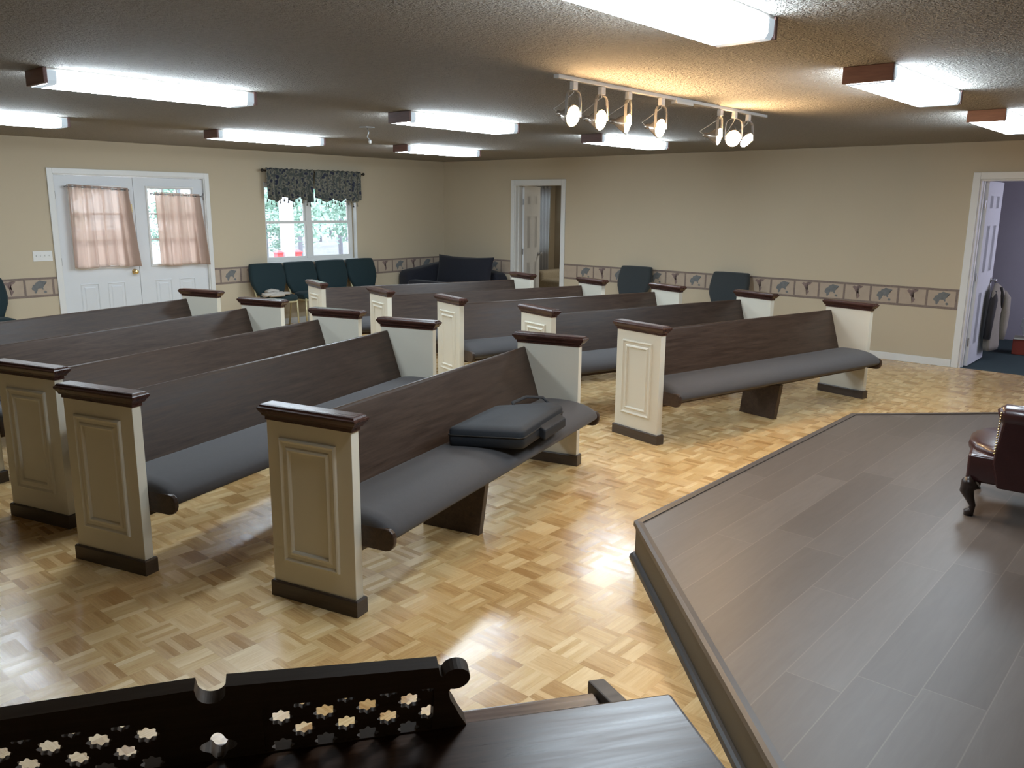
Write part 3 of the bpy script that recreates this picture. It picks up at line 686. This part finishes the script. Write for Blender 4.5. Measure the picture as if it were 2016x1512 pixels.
# polygon runs clockwise seen from above, so the left normal points outwards
def ringtrim(name, prof, mat):
    bm = nb(); rings = []
    for o_, z in prof: rings.append([(p.x, p.y, z) for p in offset_poly(SP, o_)])
    rings.append(rings[0]); n = len(SP)
    R_ = [[bm.verts.new(p) for p in r] for r in rings[:-1]]; R_.append(R_[0])
    for a, b in zip(R_[:-1], R_[1:]):
        for i in (5, 0, 1, 2): bm.faces.new((a[i], a[(i + 1) % n], b[(i + 1) % n], b[i]))
    for v in bm.verts: v.co.x = min(v.co.x, XR - 0.003)
    return obj(name, bm, mat, stg)
ringtrim('edge_nosing', [(-0.030, SH), (-0.030, SH + 0.006), (-0.006, SH + 0.010), (0.010, SH + 0.006), (0.012, SH - 0.016), (0.0, SH - 0.018)], 'stagetrim')
ringtrim('quarter_round', [(0.0, 0.0), (0.0, 0.030), (0.012, 0.028), (0.022, 0.020), (0.026, 0.0)], 'stagebase')

# ------------------------------------------------------------------ pews
CUSH = [(0.285, 0.36), (0.275, 0.445), (0.20, 0.463), (0.08, 0.466), (-0.02, 0.455), (-0.09, 0.437), (-0.145, 0.405), (-0.160, 0.375), (-0.150, 0.350), (-0.09, 0.325), (-0.01, 0.308), (0.285, 0.305)]
def make_pew(L, sup):
    t_ = thing('church_pew', '', 'pew')
    PT = 0.05
    for end in (0, 1):
        x0, x1 = (0, PT) if end == 0 else (L - PT, L)
        bm = nb(); box(bm, x0, x1, 0, 0.455, 0.0, 0.83); ep = obj('end_panel', bm, 'cream', t_, bevel=0.002)
        # cap
        bm = nb(); rings = []
        for z, o_, f_ in ((0.818, 0.004, 0.006), (0.834, 0.004, 0.006), (0.836, 0.012, 0.016), (0.846, 0.014, 0.022), (0.856, 0.020, 0.032), (0.864, 0.024, 0.038), (0.872, 0.024, 0.038), (0.876, 0.018, 0.030), (0.884, 0.014, 0.026), (0.887, 0.008, 0.020)):
            rings.append([(x0 - o_, -f_, z), (x1 + o_, -f_, z), (x1 + o_, 0.455 + f_ * 0.8, z), (x0 - o_, 0.455 + f_ * 0.8, z)])
        loft(bm, rings); obj('top_cap', bm, 'capwood', ep)
        bm = nb(); b_ = 0.012
        rings = [[(x0 - q, -q, z), (x1 + q, -q, z), (x1 + q, 0.455 + q, z), (x0 - q, 0.455 + q, z)] for q, z in ((b_, 0.0), (b_, 0.068), (b_ - 0.004, 0.074), (0.001, 0.074))]
        loft(bm, rings); obj('base_trim', bm, 'basewood', ep)
        s = -1 if end == 0 else 1; xo = x0 if end == 0 else x1
        bm = nb(); pl = lambda a, b, h: (xo + s * h, a, b)
        frame_ring(bm, pl, 0.080, 0.388, 0.178, 0.748, [(0, -0.001), (0.003, 0.010), (0.010, 0.013), (0.016, 0.009), (0.022, 0.005), (0.036, 0.004), (0.042, 0.009), (0.050, 0.012), (0.056, 0.008), (0.060, -0.001)])
        obj('panel_molding', bm, 'cream', ep)
    # backrest board
    bm = nb(); prof = smoothpoly([(0, 0.391, 0.772), (0, 0.398, 0.789), (0, 0.412, 0.789), (0, 0.416, 0.775), (0, 0.272, 0.315), (0, 0.245, 0.315)], 1)
    prism(bm, [(PT - 0.001, p.y, p.z) for p in prof], (L - 2 * PT + 0.002, 0, 0)); obj('backrest', bm, 'pewwood', t_)
    # seat cushion
    bm = nb(); base = smoothpoly([(0, a, b) for a, b in CUSH], 2); rings = []
    cyy, czz = 0.06, 0.33
    for x, k in ((PT + 0.002, 0.86), (PT + 0.008, 0.93), (PT + 0.022, 0.975), (PT + 0.06, 1.0), (L * 0.35, 1.0), (L * 0.65, 1.0), (L - PT - 0.06, 1.0), (L - PT - 0.022, 0.975), (L - PT - 0.008, 0.93), (L - PT - 0.002, 0.86)):
        kz = k if k == 1.0 else k - (1 - k) * 0.9
        rings.append([(x, (cyy + (p.y - cyy) * k) if p.y < cyy else p.y, czz + (p.z - czz) * (kz if p.z > czz else 1)) for p in base])
    loft(bm, rings); cu = obj('seat_cushion', bm, 'cushion', t_, smooth=True)
    bm = nb(); box(bm, PT, L - PT, 0.0, 0.262, 0.285, 0.3075); obj('seat_board', bm, 'pewwood', t_)
    for x in (PT + 0.0005, L - PT - 0.0265):
        bm = nb(); prism(bm, [(x, 0.06, 0.303), (x, -0.118, 0.303), (x, -0.140, 0.309), (x, -0.156, 0.324), (x, -0.164, 0.345), (x, -0.164, 0.370), (x, -0.157, 0.388), (x, -0.142, 0.400), (x, -0.120, 0.405), (x, 0.06, 0.405)], (0.026, 0, 0))
        obj('seat_bracket', bm, 'pewwood', t_, bevel=0.006, seg=3)
    bm = nb(); prism(bm, [(sup - 0.022, -0.02, 0), (sup - 0.022, 0.335, 0), (sup - 0.022, 0.30, 0.2855), (sup - 0.022, -0.06, 0.30)], (0.044, 0, 0)); obj('middle_support', bm, 'pewwood', t_, bevel=0.003)
    return t_
pew9 = make_pew(2.755, 1.385)
pew8 = make_pew(2.46, 1.05)
GL, GR = 'pews of the left block', 'pews of the right block'
def place(o, x, y, a, label, g):
    o.location = (x, y, 0); o.rotation_euler = (0, 0, R(a)); tag(o, label, 'pew', g)
place(pew8, -2.650, 2.036, 104.1, 'shorter dark wood pew with tan end panels holding the black case, front row left block', GL)
place(pew9, -3.711, 1.625, 106.4, 'dark wood pew directly behind the pew with the black case', GL)
for x, y, a, lab in ((-4.580, 1.620, 106.4, 'third row pew of left block, its near tan end cut by the left picture edge'),
                     (-5.675, 1.62, 106.4, 'fourth row pew of left block, second from the double doors'),
                     (-6.765, 1.62, 106.4, 'rearmost pew of left block, nearest the white double doors')):
    place(copy_tree(pew9), x, y, a, lab, GL)
for (x, y), a, lab in (((-3.103, 5.182), 77.4, 'front row pew of right block beside the stage, whole seat and support showing'),
                       ((-4.290, 5.400), 74.0, 'second row pew of right block, directly behind the front pew beside the stage'),
                       ((-5.403, 5.435), 72.8, 'middle pew of right block, third row from the stage'),
                       ((-6.425, 5.440), 73.0, 'fourth row pew of right block, just in front of the rearmost one'),
                       ((-7.545, 5.460), 72.6, 'rearmost pew of right block, in front of the navy sofa')):
    place(copy_tree(pew9), x, y, a, lab, GR)

# black case on the first pew
bc = thing('carrying_case', 'soft black carrying case lying on the front left pew seat', 'case', (-3.0, 3.45, 0.455))
bm = nb()
BP = [(-0.09, -0.44), (0.255, -0.215), (0.05, 0.40), (-0.06, 0.44), (-0.255, 0.13)]
def roundpoly(P, r):
    out = []
    for i in range(len(P)):
        a, b, c = Vector(P[i - 1]), Vector(P[i]), Vector(P[(i + 1) % len(P)])
        p0, p1 = b + (a - b).normalized() * r, b + (c - b).normalized() * r
        for k in range(6):
            u = k / 5; out.append(tuple(p0 * (1 - u) ** 2 + b * 2 * u * (1 - u) + p1 * u * u))
    return out
BPS = roundpoly(BP, 0.035)
def bring(k, z, sag=0): return [(a * k, b * k, z) for a, b in BPS]
loft(bm, [bring(0.97, 0.008), bring(0.995, 0.015), bring(1.0, 0.05), bring(0.995, 0.096), bring(0.97, 0.106), bring(0.7, 0.112), bring(0.35, 0.118)])
obj('case_body', bm, 'black', bc, smooth=True)
bm = nb(); tube(bm, [(-0.165, 0.20, 0.09), (-0.20, 0.22, 0.115), (-0.185, 0.33, 0.135), (-0.13, 0.42, 0.125), (-0.08, 0.42, 0.095)], 0.012, 8, flat=(1, .5)); obj('handle', bm, 'black', bc, smooth=True)
bm = nb(); zp = [(a * 1.004, b * 1.004, 0.07) for a, b in BPS]; tube(bm, zp + [zp[0]], 0.004, 6); obj('zipper', bm, 'darkmetal', bc)
bm = nb(); loft(bm, [[(0.16, 0.02, 0.085), (0.215, 0.02, 0.06), (0.215, 0.02, 0.0), (0.16, 0.02, 0.015)], [(0.05, 0.33, 0.085), (0.115, 0.34, 0.055), (0.115, 0.34, 0.0), (0.05, 0.33, 0.015)]]); obj('side_pocket', bm, 'black', bc, bevel=0.01)

# ------------------------------------------------------------------ banquet chairs
def make_chair(fab):
    t_ = thing('banquet_chair', '', 'chair')      # faces local -y, back leg line at y = 0.24
    bm = nb(); prof = [(-0.215, -0.21), (0.215, -0.21), (0.235, -0.14), (0.225, 0.16), (-0.225, 0.16), (-0.235, -0.14)]
    sp = smoothpoly([(a, b, 0) for a, b in prof], 2)
    loft(bm, [[(p.x * k, p.y * k, z) for p in sp] for k, z in ((0.94, 0.405), (1.0, 0.42), (1.0, 0.455), (0.96, 0.48), (0.8, 0.493), (0.4, 0.50))]); obj('seat', bm, fab, t_, smooth=True)
    bm = nb(); hb_ = [(0.195, 0.475), (0.225, 0.54), (0.262, 0.62), (0.274, 0.70), (0.268, 0.79), (0.256, 0.86), (0.246, 0.892), (0.232, 0.902), (0.12, 0.906)]
    out = [(-a, b) for a, b in hb_] + [(a, b) for a, b in reversed(hb_)]
    yb = lambda z: 0.155 + (z - 0.47) * 0.26
    cz = 0.69
    def br(k, off): return [(a * k, yb(cz + (b - cz) * k) + off, cz + (b - cz) * k) for a, b in out]
    loft(bm, [br(0.86, -0.048), br(0.95, -0.040), br(1.0, -0.018), br(1.0, 0.012), br(0.96, 0.024), br(0.8, 0.028)]); obj('backrest', bm, fab, t_, smooth=True)
    bm = nb(); box(bm, -0.205, 0.205, -0.20, -0.18, 0.385, 0.407); box(bm, -0.205, 0.205, 0.13, 0.15, 0.385, 0.407); box(bm, -0.215, -0.195, -0.20, 0.15, 0.385, 0.407); box(bm, 0.195, 0.215, -0.20, 0.15, 0.385, 0.407)
    obj('seat_frame', bm, 'gold', t_, bevel=0.003)
    for sx in (-1, 1):
        bm = nb(); tube(bm, [(sx * 0.205, -0.19, 0.42), (sx * 0.212, -0.205, 0.0)], 0.0125, 8); obj('leg', bm, 'gold', t_, smooth=True)
        bm = nb(); tube(bm, [(sx * 0.212, 0.235, 0.0), (sx * 0.212, 0.175, 0.30), (sx * 0.212, 0.165, 0.46), (sx * 0.225, yb(0.62) + 0.022, 0.62), (sx * 0.215, yb(0.84) + 0.022, 0.84)], 0.0125, 8); obj('leg', bm, 'gold', t_, smooth=True)
    return t_
ch = make_chair('greenfab')
GC = 'green chairs along the left wall'
rows = [(-10.06, 6.53, 90 - 3, 'green upholstered chair under window with a beige towel on its seat'),
        (-10.08, 7.10, 90, 'green upholstered chair right beside the one holding the beige towel'),
        (-10.08, 7.655, 90, 'green upholstered chair under the window, third from the double doors'),
        (-10.08, 8.21, 90, 'green upholstered chair at the row end nearest the navy sofa'),
        (-10.02, 2.96, 90, 'green upholstered chair left of the double doors, cut by the picture edge')]
for i, (x, y, a, lab) in enumerate(rows):
    o = ch if i == 0 else copy_tree(ch)
    o.location = (x, y, 0); o.rotation_euler = (0, 0, R(a)); tag(o, lab, 'chair', GC)
ch2 = make_chair('slatefab')
for i, (x, y, a, lab) in enumerate([(-6.47, 9.80, 0, 'dark slate chair against far wall, nearer the small doorway'), (-5.02, 9.80, 0, 'dark slate chair against far wall, nearer the stage')]):
    o = ch2 if i == 0 else copy_tree(ch2)
    o.location = (x, y, 0); o.rotation_euler = (0, 0, R(a)); tag(o, lab, 'chair', 'slate chairs along the far wall')
# towel
bm = nb()
for pts, w, hgt in (([(-9.84, 6.20, 0.515), (-9.90, 6.36, 0.525), (-9.97, 6.55, 0.520)], 0.030, 1), ([(-9.95, 6.24, 0.52), (-9.88, 6.45, 0.522), (-9.86, 6.60, 0.518)], 0.026, 1), ([(-9.98, 6.33, 0.545), (-10.0, 6.42, 0.560), (-9.95, 6.50, 0.540)], 0.028, 1), ([(-9.86, 6.30, 0.505), (-9.84, 6.50, 0.505)], 0.03, 1)):
    tube(bm, pts, w, 12, flat=(1.6, 0.8))
tag(obj('beige_towel', bm, 'towel', smooth=True), 'rumpled beige towel lying on the green chair nearest the double doors', 'towel')

# ------------------------------------------------------------------ navy sofa and cushion
sf = thing('navy_sofa', 'low navy sofa in the room corner behind the rear pew', 'sofa', (0, 0, 0))
bm = nb(); box(bm, -10.15, -8.97, 9.20, 9.86, 0.06, 0.42); obj('seat', bm, 'navy', sf, bevel=0.05, seg=3, smooth=True)
bm = nb(); prism(bm, [(-10.40, 9.04, 0.06), (-10.40, 10.10, 0.06), (-10.40, 10.10, 0.80), (-10.40, 9.7, 0.76), (-10.40, 9.35, 0.71), (-10.40, 9.10, 0.68), (-10.40, 9.04, 0.62)], (0.25, 0, 0)); obj('backrest', bm, 'navy', sf, bevel=0.05, seg=3, smooth=True)
bm = nb(); prism(bm, [(-10.16, 9.86, 0.06), (-8.93, 9.86, 0.06), (-8.93, 9.86, 0.58), (-9.0, 9.86, 0.66), (-9.3, 9.86, 0.70), (-10.16, 9.86, 0.70)], (0, 0.25, 0)); obj('arm', bm, 'navy', sf, bevel=0.04, seg=3, smooth=True)
bm = nb(); box(bm, -10.16, -8.99, 9.02, 9.22, 0.06, 0.54); obj('arm', bm, 'navy', sf, bevel=0.05, seg=3, smooth=True)
bm = nb(); n = 24; W_, H_ = 1.20, 0.50
front, back = [], []
for i in range(n + 1):
    fr_, bk = [], []
    for j in range(n + 1):
        u, v = i / n * 2 - 1, j / n * 2 - 1
        pin = 1 - 0.07 * (1 - u * u) * abs(v) ** 2 * 1.0; pin2 = 1 - 0.05 * (1 - v * v) * abs(u)
        th = 0.10 * ((1 - u ** 4) * (1 - v ** 4)) ** 0.5 + 0.006
        x_ = u * W_ / 2 * pin2; z_ = v * H_ / 2 * (1 - 0.12 * (1 - abs(u) ** 1.5) * (1 if v > 0 else 0.3) * abs(v))
        fr_.append(bm.verts.new((x_, -th, z_))); bk.append(bm.verts.new((x_, th, z_)))
    front.append(fr_); back.append(bk)
for i in range(n):
    for j in range(n):
        bm.faces.new((front[i][j], front[i + 1][j], front[i + 1][j + 1], front[i][j + 1])); bm.faces.new((back[i][j], back[i][j + 1], back[i + 1][j + 1], back[i + 1][j]))
for i in range(n):
    for a, b in (((i, 0), (i + 1, 0)), ((i, n), (i + 1, n)), ((0, i), (0, i + 1)), ((n, i), (n, i + 1))):
        bm.faces.new((front[a[0]][a[1]], front[b[0]][b[1]], back[b[0]][b[1]], back[a[0]][a[1]]))
tag(obj('sofa_cushion', bm, 'navy', smooth=True, X=at((-9.53, 9.70, 0.675), R(2), R(-10))), 'large navy cushion standing upright on the corner sofa', 'cushion')

# ------------------------------------------------------------------ ceiling lights
def make_light():
    t_ = thing('ceiling_light', '', 'ceiling light', (0, 0, 0))
    Lh = 0.645
    bm = nb()
    for y0, y1 in ((-Lh, -Lh + 0.022), (Lh - 0.022, Lh)):
        pass
    for s in (-1, 1):
        bm = nb(); box(bm, -0.125, 0.125, min(s * Lh, s * (Lh - 0.022)), max(s * Lh, s * (Lh - 0.022)), -0.083, -0.001); obj('end_cap', bm, 'lampwood', t_, bevel=0.003)
    bm = nb(); box(bm, -0.118, 0.118, -Lh + 0.022, Lh - 0.022, -0.014, -0.001); obj('housing', bm, 'whitemetal', t_)
    prof = [(-0.121, -0.014), (-0.119, -0.066), (-0.108, -0.085), (0.108, -0.085), (0.119, -0.066), (0.121, -0.014)]
    bm = nb(); ys = [-Lh + 0.022, -Lh + 0.07, Lh - 0.07, Lh - 0.022]; rows_ = [[bm.verts.new((a, y, b)) for a, b in prof] for y in ys]
    for r_, (A, B) in enumerate(zip(rows_[:-1], rows_[1:])):
        for i in range(5): bm.faces.new((A[i], A[i + 1], B[i + 1], B[i])).material_index = 0 if r_ == 1 else 1
    obj('diffuser', bm, ['tube', 'lens'], t_)
    return t_
cl = make_light()
names = [(-5.09, 2.51, 'fluorescent ceiling light above the left pew block, largest on the left'),
         (-7.86, 2.44, 'fluorescent ceiling light cut by the left picture edge'),
         (-7.86, 5.09, 'small fluorescent ceiling light nearest the double doors and window'),
         (-5.09, 5.11, 'fluorescent ceiling light left of the track spotlights'),
         (-7.86, 7.55, 'smallest and most distant fluorescent ceiling light, nearest the room corner'),
         (-5.09, 7.63, 'fluorescent ceiling light seen beneath the track spotlights'),
         (-1.56, 5.10, 'fluorescent ceiling light over the stage with a pink brown end cap'),
         (-1.56, 7.56, 'fluorescent ceiling light at the right picture edge'),
         (-1.58, 2.52, 'huge fluorescent ceiling light cut by the top of the picture')]
for i, (x, y, lab) in enumerate(names):
    o = cl if i == 0 else copy_tree(cl); o.location = (x, y, HC); tag(o, lab, 'ceiling light', 'fluorescent ceiling lights')

# hook with a dangling wire
hk = thing('ceiling_bracket', 'small metal bracket with a dangling wire on the ceiling', 'ceiling bracket', (-6.35, 5.18, HC))
bm = nb(); box(bm, -0.05, 0.05, -0.05, 0.05, -0.008, 0); obj('plate', bm, 'nickel', hk)
bm = nb(); tube(bm, [(0, 0, -0.005), (0.012, 0.01, -0.05), (0.0, 0.0, -0.09), (0.015, 0.02, -0.12)], 0.005, 6); obj('wire', bm, 'nickel', hk, smooth=True)
bm = nb(); lathe(bm, [(0.012, 0), (0.016, -0.02), (0.01, -0.035), (0, -0.036)], 10, at((0.015, 0.02, -0.115))); obj('connector', bm, 'plastic', hk, smooth=True)

# ------------------------------------------------------------------ track and spotlights
TX = -2.97
tr = thing('light_track', 'white ceiling track carrying the seven spotlights', 'light track', (TX, 0, HC))
bm = nb(); box(bm, -0.018, 0.018, 3.74, 4.98, -0.022, -0.001); obj('track_rail', bm, 'whitemetal', tr, bevel=0.002)
bm = nb(); box(bm, -0.018, 0.018, 5.06, 6.35, -0.022, -0.001); obj('track_rail', bm, 'whitemetal', tr, bevel=0.002)
bm = nb(); box(bm, -0.022, 0.022, 4.985, 5.20, -0.040, -0.022); box(bm, -0.02, 0.02, 4.98, 5.06, -0.024, -0.001); obj('power_feed', bm, 'whitemetal', tr, bevel=0.003)
lamps = [(3.90, 0, -12, 'white track spotlight at the near end of the track, with the widest yoke'), (4.17, 4, -8, 'second track spotlight from the near end'),
         (4.45, 20, -10, 'third track spotlight from the near end, turned away and showing a narrow face'), (4.83, 0, -10, 'fourth track spotlight, just before the gap at the power feed'),
         (5.62, 14, -8, 'first track spotlight after the power feed gap'), (5.84, -40, -12, 'second last track spotlight, facing forward with the brightest glow'),
         (6.06, -10, -36, 'last track spotlight at the far end, with its yoke lit up')]
for y, yaw, tilt, lab in lamps:
    t_ = thing('track_spotlight', lab, 'spotlight', (TX, y, HC - 0.022), group='track spotlights')
    bm = nb(); box(bm, -0.014, 0.014, -0.02, 0.02, -0.045, 0); obj('adapter', bm, 'whitemetal', t_, bevel=0.003)
    Z = Matrix.Rotation(R(yaw), 4, 'Z')
    piv = Vector((0, 0, -0.185))
    # yoke: flat band, an inverted U in the plane across the beam
    pts = [Z @ Vector((0, s, z)) for s, z in ((-0.064, -0.185), (-0.064, -0.11), (-0.060, -0.075), (-0.045, -0.055), (-0.02, -0.047), (0.02, -0.047), (0.045, -0.055), (0.060, -0.075), (0.064, -0.11), (0.064, -0.185))]
    bm = nb(); bx_ = Z @ Vector((1, 0, 0)) * 0.009; rings = []
    cen = Vector((0, 0, -0.13))
    for p in pts:
        n_ = (p - cen).normalized() * 0.0012
        rings.append([p - bx_ - n_, p + bx_ - n_, p + bx_ + n_, p - bx_ + n_])
    loft(bm, rings); obj('yoke', bm, 'yoke', t_)
    d = Z @ (Matrix.Rotation(R(-tilt), 4, 'Y') @ Vector((1, 0, 0)))
    X = aim(piv - d * 0.035, d)
    bm = nb(); lathe(bm, [(0.0, -0.080), (0.015, -0.079), (0.017, -0.055), (0.018, -0.042), (0.030, -0.030), (0.047, 0.0), (0.060, 0.026), (0.062, 0.034), (0.0575, 0.034)], 24, X); obj('lamp_shell', bm, 'shell', t_, smooth=True)
    bm = nb(); lathe(bm, [(0.0575, 0.030), (0.055, 0.037), (0.038, 0.044), (0.0, 0.047)], 24, X); obj('bulb_face', bm, 'bulb', t_, smooth=True)
    back = piv + d * -0.113
    bm = nb(); tube(bm, [back, back - d * 0.03 + Vector((0, 0, 0.02)), Vector((back.x * 0.9, back.y * 0.9, -0.12)), Vector((0, 0, -0.06)), Vector((0, 0, -0.03))], 0.003, 6); obj('cord', bm, 'whitemetal', t_, smooth=True)

# ------------------------------------------------------------------ leather armchair on the stage (faces -x)
ac = thing('leather_armchair', 'oxblood leather armchair with brass nailheads on the stage', 'armchair', (-0.99, 4.87, SH), R(9))
bm = nb(); prism(bm, [(0.02, -0.29, 0.185), (0.72, -0.29, 0.165), (0.72, 0.29, 0.165), (0.02, 0.29, 0.185)], (0, 0, 0.145)); obj('seat_frame', bm, 'leather', ac, bevel=0.015, smooth=True)
bm = nb(); sp = smoothpoly([(0.005, -0.305, 0), (0.62, -0.30, 0), (0.62, 0.30, 0), (0.005, 0.305, 0)], 2)
cxm = Vector((0.31, 0, 0))
loft(bm, [[((p - cxm) * k + cxm).to_tuple()[:2] + (z,) for p in sp] for k, z in ((0.96, 0.30), (0.99, 0.315), (1.0, 0.335), (0.975, 0.355), (0.9, 0.368), (0.5, 0.378))]); obj('seat_cushion', bm, 'leather', ac, smooth=True)
for s in (-1,):
    y0, y1 = (-0.305, -0.215)
    bm = nb(); prism(bm, [(0.16, y0, 0.172), (0.74, y0, 0.155), (0.74, y0, 0.52), (0.155, y0, 0.53), (0.135, y0, 0.36), (0.13, y0, 0.30)], (0, y1 - y0, 0))
    a_ = obj('arm', bm, 'leather', ac, bevel=0.01, smooth=False)
    bm = nb(); tube(bm, [(0.135, (y0 + y1) / 2, 0.535), (0.16, (y0 + y1) / 2, 0.545), (0.4, (y0 + y1) / 2, 0.54), (0.74, (y0 + y1) / 2, 0.54)], [0.038, 0.056, 0.058, 0.056], 16); obj('arm_roll', bm, 'leather', a_, smooth=True)
    bm = nb()
    for q in range(16):
        z = 0.35 + q * 0.014; bmesh.ops.create_icosphere(bm, subdivisions=1, radius=0.006, matrix=Matrix.Translation((0.133 + 0.008 * (q / 16), y0 + 0.004 if s < 0 else y1 - 0.004, z)))
    obj('nailhead_row', bm, 'brass', a_, smooth=True)
bm = nb(); prism(bm, [(0.60, -0.30, 0.16), (0.74, -0.30, 0.16), (0.86, -0.30, 0.95), (0.78, -0.30, 1.0), (0.70, -0.30, 0.95)], (0, 0.60, 0)); bk = obj('backrest', bm, 'leather', ac, bevel=0.03, seg=3, smooth=True)
bm = nb()
for a in range(4):
    for b in range(4):
        z = 0.5 + b * 0.12; bmesh.ops.create_icosphere(bm, subdivisions=2, radius=0.013, matrix=Matrix.Translation((0.612 + (z - 0.16) * 0.125, -0.2 + a * 0.13 + (0.06 if b % 2 else 0), z)))
obj('tuft_buttons', bm, 'leather', bk, smooth=True)
for sx, sy in ((0, -1), (0, 1), (1, -1), (1, 1)):
    bm = nb()
    if sx == 0:
        x0_, y0_ = 0.045, sy * 0.27
        pts = [(x0_ + 0.02, y0_, 0.185), (x0_ - 0.005, y0_, 0.165), (x0_ - 0.012, y0_, 0.13), (x0_ + 0.006, y0_, 0.09), (x0_ + 0.022, y0_, 0.055), (x0_ + 0.018, y0_, 0.03), (x0_ + 0.008, y0_, 0.018), (x0_ + 0.005, y0_, 0.0)]
        tube(bm, pts, [0.046, 0.042, 0.034, 0.021, 0.015, 0.016, 0.026, 0.020], 14)
    else:
        pts = [(0.68, sy * 0.25, 0.165), (0.70, sy * 0.25, 0.08), (0.74, sy * 0.25, 0.0)]; tube(bm, pts, [0.026, 0.02, 0.016], 10)
    obj('leg', bm, 'legwood', ac, smooth=True)

# ------------------------------------------------------------------ organ in the foreground (seen from behind)
P0 = Vector((-0.707, 0.715, 0)); UA = R(55.1)
og = thing('organ', 'dark walnut organ in foreground seen from behind', 'organ', (P0.x, P0.y, 0), UA)
# local x = along the top, local +y = away from the camera (player side)
bm = nb(); box(bm, -0.93, 0.303, -0.46, 0.0, 1.022, 1.05); obj('top_board', bm, 'organ', og, bevel=0.006)
bm = nb(); box(bm, -0.91, 0.283, -0.44, -0.02, 0.0, 1.022); obj('cabinet', bm, 'organ', og, bevel=0.003)
bm = nb(); prism(bm, [(-0.894, -0.02, 0.80), (-0.894, 0.210, 0.80), (-0.894, 0.210, 0.920), (-0.894, 0.202, 0.930), (-0.894, -0.02, 0.940)], (1.156, 0, 0)); obj('key_lid', bm, 'organlidlit', og, bevel=0.004)
bm = nb(); box(bm, -0.894, 0.262, -0.02, 0.18, 0.66, 0.80); obj('key_desk', bm, 'organ', og, bevel=0.003)
for x in (-0.925, 0.263):
    bm = nb(); prism(bm, [(x, -0.02, 0.60), (x, 0.20, 0.60), (x, 0.240, 0.84), (x, 0.240, 0.93), (x, 0.128, 0.957), (x, 0.0, 0.985), (x, -0.02, 0.985)], (0.030, 0, 0)); obj('side_arm', bm, 'organdark', og, bevel=0.003)
    bm = nb(); box(bm, x + 0.001, x + 0.029, 0.13, 0.19, 0.0, 0.60); obj('leg', bm, 'organdark', og, bevel=0.003)
def curve_mesh(name, splines, ext, mat, bev=0.0):
    cu = bpy.data.curves.new(name, 'CURVE'); cu.dimensions = '2D'; cu.fill_mode = 'BOTH'; cu.extrude = ext; cu.bevel_depth = bev
    for pts in splines:
        s = cu.splines.new('POLY'); s.points.add(len(pts) - 1); s.use_cyclic_u = True
        for q, (a, b) in zip(s.points, pts): q.co = (a, b, 0, 1)
    o = bpy.data.objects.new(name, cu); C.objects.link(o)
    dg = bpy.context.evaluated_depsgraph_get(); dg.update()
    me = bpy.data.meshes.new_from_object(o.evaluated_get(dg)); bpy.data.objects.remove(o); bpy.data.curves.remove(cu)
    me.name = name
    for p in me.polygons: p.use_smooth = False
    me.materials.clear(); me.materials.append(M[mat])
    return me
mr = thing('music_rack', 'dark wooden music rack with pierced star fretwork standing on the organ', 'music rack', (P0.x, P0.y, 1.052), UA)
cx0 = -0.3115
def arc(cx, cy, r, a0, a1, n=10): return [(cx + r * math.cos(R(a0 + (a1 - a0) * k / n)), cy + r * math.sin(R(a0 + (a1 - a0) * k / n))) for k in range(n + 1)]
# right half outline, measured from the middle (x = 0) to the scroll end
half = arc(0.0, 0.121, 0.0165, 270, 355, 8) + [(0.0175, 0.131), (0.272, 0.118), (0.275, 0.103), (0.279, 0.100)] + arc(0.2955, 0.0935, 0.0185, 130, -110, 16) + [(0.287, 0.070), (0.290, 0.055), (0.297, 0.040), (0.304, 0.022), (0.314, 0.002), (0.314, 0.0)]
outline = [(cx0 + a, b) for a, b in half] + [(cx0 - a, b) for a, b in reversed(half)]
win_r = [(0.056, 0.003), (0.268, 0.003), (0.268, 0.0815), (0.056, 0.0865)]
w1 = [(cx0 + a, b) for a, b in win_r]; w2_ = [(cx0 - a, b) for a, b in win_r]
qf = []
for k in range(48):
    a = 2 * PI * k / 48; rr_ = 0.0182 + 0.0038 * math.cos(4 * a); qf.append((cx0 + 0.001 + rr_ * 1.0 * math.cos(a), 0.027 + rr_ * 1.12 * math.sin(a)))
me = curve_mesh('rack_frame', [outline, w1, w2_, qf], 0.0095, 'organdark')
Xr = Matrix.Rotation(R(90 + 18), 4, 'X')
me.transform(Matrix.Rotation(R(90 + 18), 4, 'X'))
o = bpy.data.objects.new('rack_frame', me); C.objects.link(o); o.parent = mr
stars = []
for side in (1, -1):
    for row, (tz, sh) in enumerate(((0.061, 0.0), (0.0345, 0.0265), (0.0085, 0.0), (0.0875, 0.0265))):
        for k in range(5):
            s0 = 0.0775 + sh + 0.053 * k
            if s0 > 0.275: continue
            st_ = []
            for q in range(64):
                a = 2 * PI * q / 64; rr_ = 0.0127 + 0.0017 * math.cos(8 * a); st_.append((cx0 + side * s0 + rr_ * math.cos(a), tz + rr_ * math.sin(a)))
            if tz < 0.02: st_ = [(a, max(b, 0.0015)) for a, b in st_]
            if row == 3: st_ = [(a, min(b, 0.090)) for a, b in st_]
            if s0 > 0.262: st_ = [((min(a, cx0 + 0.272) if side > 0 else max(a, cx0 - 0.272)), b) for a, b in st_]
            stars.append(st_)
rect = [(cx0 - 0.275, 0.0), (cx0 + 0.275, 0.0), (cx0 + 0.275, 0.092), (cx0 - 0.275, 0.092)]
me = curve_mesh('fretwork_panel', [rect, [(cx0 - 0.03, 0.004), (cx0 + 0.032, 0.004), (cx0 + 0.032, 0.055), (cx0 - 0.03, 0.055)]] + stars, 0.003, 'organdark')
me.transform(Matrix.Rotation(R(90 + 18), 4, 'X') @ Matrix.Translation((0, 0, 0.0045)))
o = bpy.data.objects.new('fretwork_panel', me); C.objects.link(o); o.parent = mr
